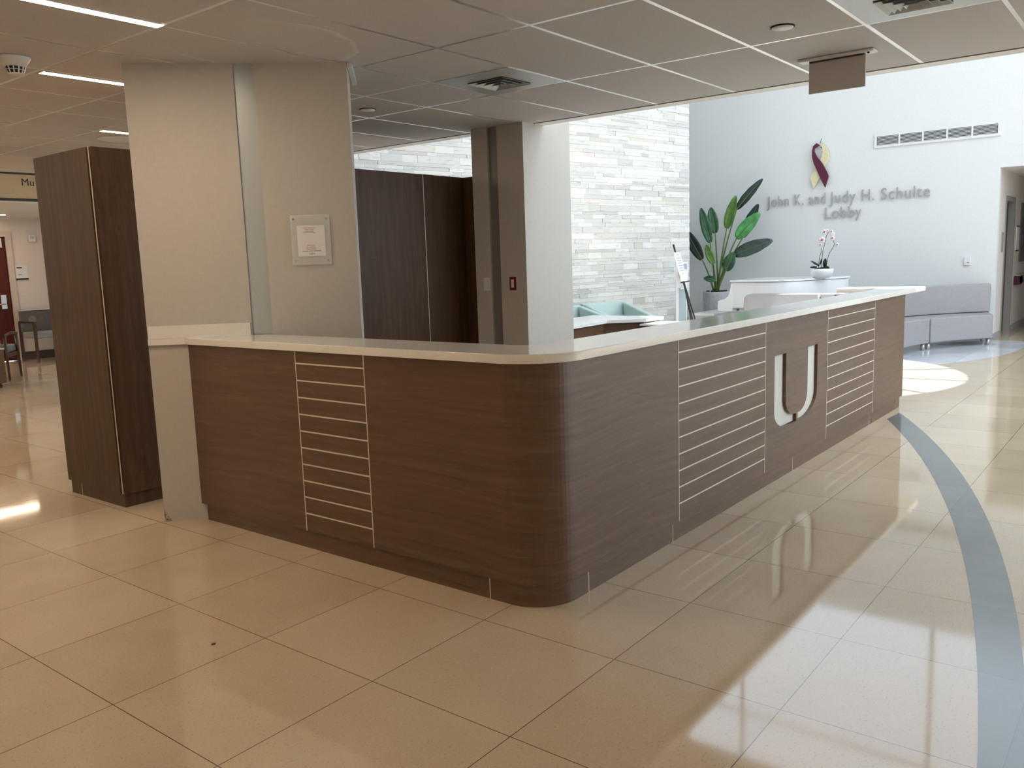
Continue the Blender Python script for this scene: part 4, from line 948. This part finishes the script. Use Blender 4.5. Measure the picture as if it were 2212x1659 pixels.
# two-seat bench
t = thing('waiting_bench', 'grey waiting bench with pale blossom patterned back behind the tall cabinet', 'bench', (6.9, 15.45, 0))
bx('backrest', (6.26, 15.52, 0.50), (7.50, 15.58, 0.86), M['blossom'], t, bevel=0.012)
bx('back_trim', (6.25, 15.515, 0.86), (7.51, 15.585, 0.872), M['alu'], t)
bx('seat', (6.28, 14.95, 0.40), (7.48, 15.52, 0.50), mat('seat_blue_grey', (0.22, 0.24, 0.26), 0.7), t, bevel=0.025)
for x in (6.24, 7.48):
    for y in (14.98, 15.54): bx('leg', (x, y, 0), (x+0.04, y+0.04, 0.66), M['chairwood'], t)
    bx('armrest', (x-0.005, 14.96, 0.66), (x+0.045, 15.56, 0.69), M['chairwood'], t, bevel=0.006)
# armchair at the left edge
t = thing('armchair', 'dark wood armchair with grey upholstery at the left edge of the photo', 'chair', (4.95, 13.2, 0))
ca_ = Vector((0.62, 0.785, 0)); cb_ = Vector((0.785, -0.62, 0))     # seat depth towards ca_ (front), width along cb_
o0 = Vector((4.935, 12.83, 0))
def ab(name, a0, a1, b0, b1, z0, z1, m, bev=0.006): return MB().obox(o0+ca_*a0+cb_*b0+Vector((0, 0, z0)), ca_*(a1-a0), cb_*(b1-b0), (0, 0, z1-z0)).build(name, m, t, bevel=bev)
ab('seat', 0.02, 0.56, -0.50, -0.02, 0.38, 0.48, M['fabric'], 0.02)
ab('seat_rail', 0.02, 0.54, -0.50, 0.0, 0.32, 0.38, M['chairwood'])
MB().obox(o0+ca_*-0.02+cb_*-0.48+Vector((0, 0, 0.30)), ca_*0.06, cb_*0.44, ca_*-0.12+Vector((0, 0, 0.60))).build('backrest', M['fabric'], t, bevel=0.025, seg=3)
for b in (-0.52, 0.0):
    MB().tube([o0+ca_*0.04+cb_*b, o0+ca_*0.02+cb_*b+Vector((0, 0, 0.62))], [0.016, 0.024], 8).build('leg', M['chairwood'], t)
    MB().tube([o0+ca_*0.56+cb_*b, o0+ca_*0.50+cb_*b+Vector((0, 0, 0.62))], [0.016, 0.026], 8).build('leg', M['chairwood'], t)
    MB().tube([o0+ca_*-0.02+cb_*b+Vector((0, 0, 0.62)), o0+ca_*0.3+cb_*b+Vector((0, 0, 0.655)), o0+ca_*0.54+cb_*b+Vector((0, 0, 0.635))], 0.020, 8).build('armrest', M['chairwood'], t)
# swivel chair sliver with wooden back at the very edge
t = thing('wood_side_table', 'brown wooden box table at the far left edge beside the armchair', 'table', (4.5, 12.3, 0))
bx('table_body', (4.10, 12.10, 0.06), (4.63, 12.5, 0.50), M['wood_h'], t, bevel=0.004); bx('plinth', (4.14, 12.14, 0), (4.58, 12.46, 0.06), M['black'], t)
bx('table_top', (4.09, 12.09, 0.50), (4.64, 12.51, 0.52), M['frame_light'], t, bevel=0.003)

# overhead wayfinding sign
t = thing('overhead_sign', 'cream overhead wayfinding sign with black edges and the letters Mu', 'sign', (3.1, 8.4, 2.25))
bx('sign_board', (1.6, 8.40, 2.145), (4.3, 8.45, 2.36), M['sign_cream'], t)
bx('edge_rail', (1.6, 8.39, 2.36), (4.3, 8.46, 2.376), M['black'], t); bx('edge_rail', (1.6, 8.39, 2.124), (4.3, 8.46, 2.145), M['black'], t)
for x in (1.9, 4.0): MB().tube([(x, 8.425, 2.37), (x, 8.425, CZ)], 0.006, 8).build('hanger_rod', M['alu'], t)
put_text('sign_text', 'Mu', M['text_black'], (3.587, 8.397, 2.2935), (1, 0, 0), 0.105, t)
bpy.context.view_layer.update()
